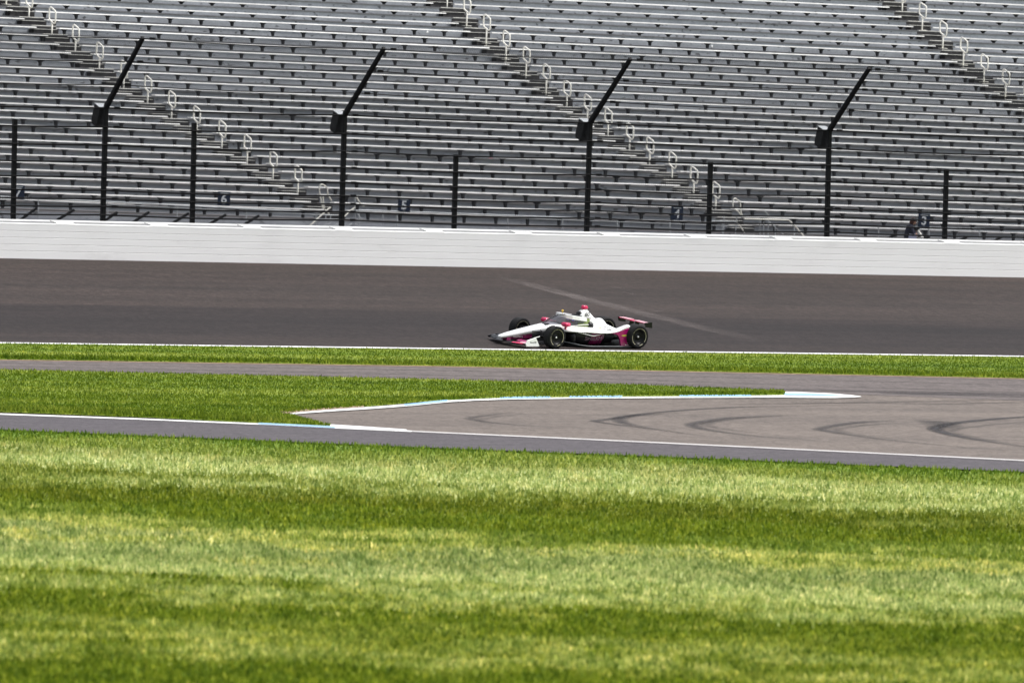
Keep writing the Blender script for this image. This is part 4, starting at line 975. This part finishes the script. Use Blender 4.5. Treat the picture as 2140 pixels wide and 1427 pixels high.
# sidepods: white deck, glossy flank, rear guard
decks = [  # x, inner z, mid y/z, outer y, outer z, thickness
    (-.62, .50, .42, .50, .44, .47, .05), (-.8, .56, .55, .535, .66, .475, .05), (-1.1, .60, .56, .55, .76, .485, .05), (-1.5, .60, .56, .54, .80, .47, .05), (-1.9, .56, .56, .51, .81, .455, .05),
    (-2.2, .50, .56, .49, .81, .47, .05), (-2.45, .46, .56, .52, .81, .53, .06), (-2.65, .47, .56, .63, .80, .65, .12), (-2.80, .48, .56, .68, .79, .69, .15), (-2.88, .46, .56, .64, .76, .65, .13)]
for s_ in (1, -1):
    mb = MB(); rings = []
    for x, zi, ym, zm, yo, zo, t in decks:
        yi = .26; rings.append([(x, s_ * yi, zi), (x, s_ * ym, zm), (x, s_ * (ym + yo) / 2, (zm + zo) / 2 + .012), (x, s_ * (yo - .02), zo + .004), (x, s_ * yo, zo - t * .35), (x, s_ * (yo - .03), zo - t), (x, s_ * ym, zm - t), (x, s_ * yi, zi - .06)])
    mb.loft(rings); mb.build('sidepod_deck', WHT, car, smooth=True, subsurf=1)
    # flank
    fl = [(-.95, .50, .66, .10, .44), (-1.15, .50, .735, .09, .45), (-1.45, .45, .755, .08, .44), (-1.75, .40, .74, .08, .43), (-1.98, .34, .66, .08, .42), (-2.2, .26, .48, .08, .42), (-2.6, .18, .34, .08, .40)]
    rings = []
    for x, yi, yo, zb, zt in fl:
        rings.append([(x, s_ * .2, zt), (x, s_ * (yo - .03), zt), (x, s_ * yo, zt - .05), (x, s_ * (yo - .03), (zb + zt) / 2), (x, s_ * (yo - .13), zb + .05), (x, s_ * (yo - .16), zb), (x, s_ * .2, zb)])
    mb = MB(); mb.loft(rings[:3]); mb.build('sidepod_flank', CRB, car, smooth=True)
    mb = MB(); mb.loft(rings[2:5]); fo = mb.build('sidepod_flank', MGD, car, smooth=True); fo['label'] = 'magenta rear half of the flank with faded lettering'
    mb = MB(); mb.loft(rings[4:]); mb.build('engine_flank', CRB, car, smooth=True)
    # white swoosh
    mb = MB(); mb.tube([(-.98, s_ * .70, .445), (-1.2, s_ * .758, .405), (-1.4, s_ * .765, .365), (-1.55, s_ * .765, .355), (-1.72, s_ * .757, .385), (-1.85, s_ * .735, .415)], [.004, .009, .013, .013, .008, .004], 6); mb.build('swoosh_decal', WHT, fo)
    if s_ == 1: text_mesh('SiriusXM', .17, GRY, fo, M4=Matrix.Translation((-1.52, .752, .27)) @ Matrix.Rotation(math.pi, 4, 'Z') @ Matrix.Rotation(math.pi / 2 + .25, 4, 'X'))
    # inlet
    mb = MB(); mb.loft([se(-.93, .17, .10, .42, 3.5, s_ * .50), se(-.86, .15, .13, .40, 3, s_ * .50), se(-.85, .02, .2, .3, 2, s_ * .5)]); mb.build('radiator_inlet', CRB, car, smooth=True)
    # rear wheel guard
    prof = [(-2.10, .44), (-2.3, .415), (-2.40, .36), (-2.47, .26), (-2.50, .16), (-2.53, .06), (-2.93, .06), (-2.93, .2), (-2.89, .42), (-2.84, .60), (-2.65, .56), (-2.45, .485), (-2.2, .44)]
    mb = MB(); mb.prism([(a, b) for a, b in prof], s_ * .735, s_ * .800, 'y'); gd = mb.build('rear_wheel_guard', MAG, car, bevel=.008)
    mb = MB(); mb.prism([(-2.5, .37), (-2.6, .40), (-2.72, .40), (-2.88, .375), (-2.72, .35), (-2.6, .345)], s_ * .799, s_ * .804, 'y'); mb.build('guard_decal', LIM, gd)
    if s_ == 1:
        text_mesh('NTT', .065, NUT, gd, M4=Matrix.Translation((-2.80, .804, .145)) @ Matrix.Rotation(math.pi, 4, 'Z') @ Matrix.Rotation(math.pi / 2, 4, 'X'))
        mb = MB(); mb.box(-2.9, -2.68, .80, .803, .08, .098); mb.build('guard_stripe', NUT, gd)
    mb = MB(); mb.box(-2.26, -2.12, s_ * .60 - .02, s_ * .60 + .02, .508, .516); mb.build('deck_slot', CRB, car)
# seams, small lettering and louvres on the white bodywork
mb = MB()
for p, q in (((-.20, .236, .50), (-.75, .335, .50)), ((-1.15, .362, .50), (-1.9, .352, .50)), ((-1.95, .335, .55), (-2.5, .30, .44)), ((.30, .19, .44), (.30, .12, .515)), ((-.05, .215, .47), (-.05, .10, .60))):
    mb.tube([p, q], .006, 5)
mb.build('body_seam', GRY, car)
for k in range(5):
    mb = MB(); mb.box(-2.30 - .05 * k, -2.275 - .05 * k, .22, .30, .545 - .015 * k, .553 - .015 * k); mb.build('louvre', CRB, car)
text_mesh('AutoNation', .10, MGD, car, 'lettering', M4=Matrix.Translation((-1.35, .815, .505)) @ Matrix.Rotation(math.pi, 4, 'Z') @ Matrix.Rotation(.9, 4, 'X'))
# floor
mb = MB(); fl = [(-.55, .30), (-.75, .52), (-.95, .66), (-1.25, .82), (-1.45, .86), (-2.95, .86), (-3.05, .55), (-3.45, .40), (-3.45, -.40), (-3.05, -.55), (-2.95, -.86), (-1.45, -.86), (-1.25, -.82), (-.95, -.66), (-.75, -.52), (-.55, -.30)]
mb.prism([(a, b) for a, b in fl], .035, .06, 'z'); fo = mb.build('floor', CRB, car)
for s_ in (1, -1):
    mb = MB(); mb.tube([(-.62, s_ * .42, .15), (-.85, s_ * .62, .115), (-1.1, s_ * .77, .075), (-1.3, s_ * .85, .062), (-1.5, s_ * .868, .06), (-2.2, s_ * .868, .058), (-2.93, s_ * .868, .055)], .012, 6); mb.build('floor_edge', EDG, fo)
# gearbox and rear crash structure
mb = MB(); mb.loft([se(-2.7, .16, .12, .42, 3), se(-3.1, .14, .14, .38, 3), se(-3.5, .10, .18, .36, 3), se(-3.72, .07, .22, .34, 3)]); mb.build('gearbox', CRB, car, smooth=True)
# front wing
def wingsec(x0, y, z0, ch, th, ang):
    pr = [(0, 0), (.08, .5), (.3, .8), (.6, .6), (1, .05), (.6, -.1), (.3, -.25), (.08, -.3)]
    out = []
    for u, v in pr:
        dx = -u * ch; dz = v * th
        out.append((x0 + dx * math.cos(ang) , y, z0 + dz + u * ch * math.sin(ang)))
    return out
def wing(name, secs, mat, parent): 
    mb = MB(); mb.loft([wingsec(*s_) for s_ in secs]); return mb.build(name, mat, parent, smooth=False)
fwg = wing('front_wing', [(1.02, -.93, .085, .36, .03, .14), (1.22, -.5, .09, .34, .03, .10), (1.30, -.2, .10, .33, .03, .06), (1.32, 0, .10, .33, .03, .05), (1.30, .2, .10, .33, .03, .06), (1.22, .5, .09, .34, .03, .10), (1.02, .93, .085, .36, .03, .14)], CRB, car)
for s_ in (1, -1):
    wing('wing_flap', [(.96, s_ * .30, .145, .16, .02, .25), (.90, s_ * .60, .14, .17, .02, .25), (.80, s_ * .92, .13, .18, .02, .28)], MAG if s_ == 1 else CRB, fwg)
    wing('wing_tip_panel', [(1.225, s_ * .42, .118, .13, .012, .14), (1.14, s_ * .66, .118, .14, .012, .16), (1.10, s_ * .76, .118, .10, .012, .18)], PNK if s_ == 1 else CRB, fwg)
    wing('wing_tip_panel', [(1.09, s_ * .62, .140, .13, .008, .16), (1.02, s_ * .90, .140, .16, .008, .18)], PPK if s_ == 1 else CRB, fwg)
    mb = MB(); mb.prism([(1.06, .07), (1.10, .16), (1.04, .235), (.80, .31), (.74, .32), (.60, .095), (.60, .07)] if s_ == 1 else [(1.06, .07), (1.08, .12), (.80, .17), (.62, .18), (.60, .07)], s_ * .925, s_ * .95, 'y'); ep = mb.build('endplate', WHT if s_ == 1 else CRB, fwg)
    if s_ == 1: mb = MB(); mb.tube([(1.06, s_ * .937, .235), (.72, s_ * .937, .335), (.60, s_ * .937, .36)], .010, 5); mb.build('endplate_trim', WHT, ep)
    if s_ == 1: text_mesh('SiriusXM', .062, BLK, ep, off=.001, M4=Matrix.Translation((.83, .9515, .185)) @ Matrix.Rotation(math.pi, 4, 'Z') @ Matrix.Rotation(math.pi / 2, 4, 'X'))
    mb = MB(); mb.box(1.02, 1.16, s_ * .09 - .01, s_ * .09 + .01, .11, .22); mb.build('wing_pylon', MAG, fwg)
# rear wing
RWX, RWZ = -3.47, .70
rw = wing('rear_wing', [(RWX, -.64, RWZ, .20, .018, .06), (RWX, 0, RWZ, .22, .02, .06), (RWX, .64, RWZ, .20, .018, .06)], PNK, car)
wing('wing_flap', [(RWX + .0, -.62, RWZ + .020, .18, .006, .06), (RWX, -.1, RWZ + .024, .18, .006, .06)], PPK, rw)
wing('wing_flap', [(RWX + .0, .62, RWZ + .020, .18, .006, .06), (RWX, .1, RWZ + .024, .18, .006, .06)], PPK, rw)
for s_ in (1, -1):
    mb = MB(); mb.prism([(RWX + .03, RWZ + .03), (RWX - .02, RWZ - .10), (RWX - .27, RWZ - .13), (RWX - .25, RWZ + .05)], s_ * .64, s_ * .66, 'y'); mb.build('endplate', CRB, rw)
    mb = MB(); mb.prism([(RWX - .04, RWZ - .005), (RWX - .19, RWZ - .005), (RWX - .12, RWZ - .36), (RWX + .05, RWZ - .36)], s_ * .13 - .012, s_ * .13 + .012, 'y'); mb.build('wing_support', CRB, rw)
    mb = MB(); mb.box(-3.75, -3.05, s_ * .44 - .01, s_ * .44 + .01, .09, .22); mb.build('diffuser_fence', CRB, car)
# wheels
def wheel(x, s_, r_, w_, yc, steer=0):
    wr = empty('tmp'); bpy.data.objects.remove(wr)
    Mw = Matrix.Translation((x, s_ * yc, r_)) @ Matrix.Rotation(steer, 4, 'Z')
    mb = MB(); h = w_ / 2; rr = .215 if r_ < .34 else .225
    # rim (faces both ways, dished)
    mb.lathe([(.001, h * .55), (.06, h * .55), (.075, h * .35), (rr * .75, h * .42), (rr * .92, h * .80), (rr, h * .9), (rr, -h * .9), (rr * .92, -h * .8), (rr * .5, -h * .6), (.001, -h * .6)], 36)
    o = mb.build('wheel', RIM, car, smooth=True); o.matrix_local = Mw
    mb = MB(); mb.lathe([(rr - .002, h * .80), (rr + .01, h * .93), (r_ * .80, h * 1.0), (r_ * .94, h * .96), (r_ * .985, h * .86)], 48, 1); mb.lathe([(r_ * .985, h * .86), (r_, h * .70), (r_ * 1.002, 0), (r_, -h * .70), (r_ * .985, -h * .86)], 48, 0); mb.lathe([(r_ * .985, -h * .86), (r_ * .94, -h * .96), (r_ * .80, -h), (rr + .01, -h * .93), (rr - .002, -h * .8)], 48, 1)
    mb.build('tyre', [RUB, SIDEW], o, smooth=True)
    for side in (1, -1):   # cream ring in arcs with gaps, standing 2 mm off the sidewall
        mb = MB()
        for a0, a1, m_ in ((100, 215, 0), (235, 262, 0), (300, 372, 0), (385, 410, 0), (30, 95, 0)):
            n = max(3, int((a1 - a0) / 5)); rings = []
            for k in range(n + 1):
                a = math.radians(a0 + (a1 - a0) * k / n); ca, sa = math.cos(a), math.sin(a); ra, rb = rr + .019, rr + .030
                rings.append([(ra * ca, side * (h * .95 + .003), ra * sa), (rb * ca, side * (h * .965 + .005), rb * sa)])
            mb.loft(rings, caps=False, closed=False)
        mb.build('tyre_ring', RNG, o)
    mb = MB(); mb.lathe([(.001, h * .78), (.02, h * .78), (.026, h * .72), (.026, h * .5)], 14); mb.lathe([(.001, -h * .70), (.02, -h * .7), (.026, -h * .6)], 14); mb.build('wheel_nut', NUT, o, smooth=True)
    return o
FR, RRr = .332, .352
for s_ in (1, -1):
    wheel(0, s_, FR, .27, .85, .05); wheel(-WBASE, s_, RRr, .37, .785)
    # suspension
    mb = MB(); 
    for p, q in (((.02, s_ * .70, .44), (.34, s_ * .16, .40)), ((.02, s_ * .70, .44), (-.30, s_ * .22, .42)), ((.0, s_ * .70, .20), (.34, s_ * .14, .22)), ((.0, s_ * .70, .20), (-.34, s_ * .22, .20)), ((.0, s_ * .68, .24), (.05, s_ * .17, .46)), ((.12, s_ * .70, .30), (.12, s_ * .16, .30))):
        mb.tube([p, q], .016, 6)
    mb.build('front_suspension', CRB, car)
    mb = MB()
    for p, q in (((-WBASE, s_ * .62, .46), (-WBASE + .35, s_ * .15, .36)), ((-WBASE, s_ * .62, .46), (-WBASE - .35, s_ * .12, .34)), ((-WBASE, s_ * .62, .22), (-WBASE + .4, s_ * .15, .18)), ((-WBASE, s_ * .62, .22), (-WBASE - .4, s_ * .12, .2)), ((-WBASE, s_ * .62, .33), (-WBASE, s_ * .1, .3))):
        mb.tube([p, q], .018, 6)
    mb.build('rear_suspension', CRB, car)
    mb = MB(); mb.box(-.20, .10, s_ * .60 - .03, s_ * .60 + .03, .18, .44); mb.build('brake_duct', CRB, car, bevel=.01)
    mb = MB(); mb.box(-.24, -.06, s_ * .40 - .012, s_ * .40 + .012, .34, .43); mb.build('green_sensor_cover', LIM, car)
# driver
drv = empty('person', Mc @ Matrix.Translation((-1.30, 0, .22))); tag(drv, 'race driver in a violet helmet sitting in the car behind the screen', 'person')
suit = plain('dark race suit', (.03, .02, .06), .8)
DJ = [(0, 0, .10), (0.02, 0, .28), (.03, 0, .40), (.05, .17, .34), (.28, .22, .22), (.48, .10, .28), (.05, -.17, .34), (.28, -.22, .22), (.48, -.10, .28), (.25, .09, .08), (.7, .09, .2), (.25, -.09, .08), (.7, -.09, .2), (.04, 0, .46)]
skinfig('body', DJ, [(0, 1), (1, 2), (2, 3), (3, 4), (4, 5), (2, 6), (6, 7), (7, 8), (0, 9), (9, 10), (0, 11), (11, 12), (2, 13)], [.13, .14, .12, .07, .045, .035, .07, .045, .035, .08, .05, .08, .05, .06], suit, drv)
hel = ball('helmet', (.12, 0, .49), .125, BLU, drv, (1.08, .92, 1.0))
mb = MB(); n = 14; rings = []
for k in range(n + 1):
    a = math.radians(-75 + 150 * k / n); rings.append([(.139 * math.cos(a), .119 * math.sin(a), -.02), (.141 * math.cos(a), .121 * math.sin(a), .03)])
mb.loft(rings, caps=False, closed=False); mb.build('visor', CRB, hel, smooth=True)
mb = MB(); mb.loft([[(.137 * math.cos(a), .117 * math.sin(a), -.055), (.14 * math.cos(a), .12 * math.sin(a), -.03)] for a in [math.radians(-180 + 360 * k / 28) for k in range(29)]], caps=False, closed=False); mb.build('helmet_stripe', REDG, hel)
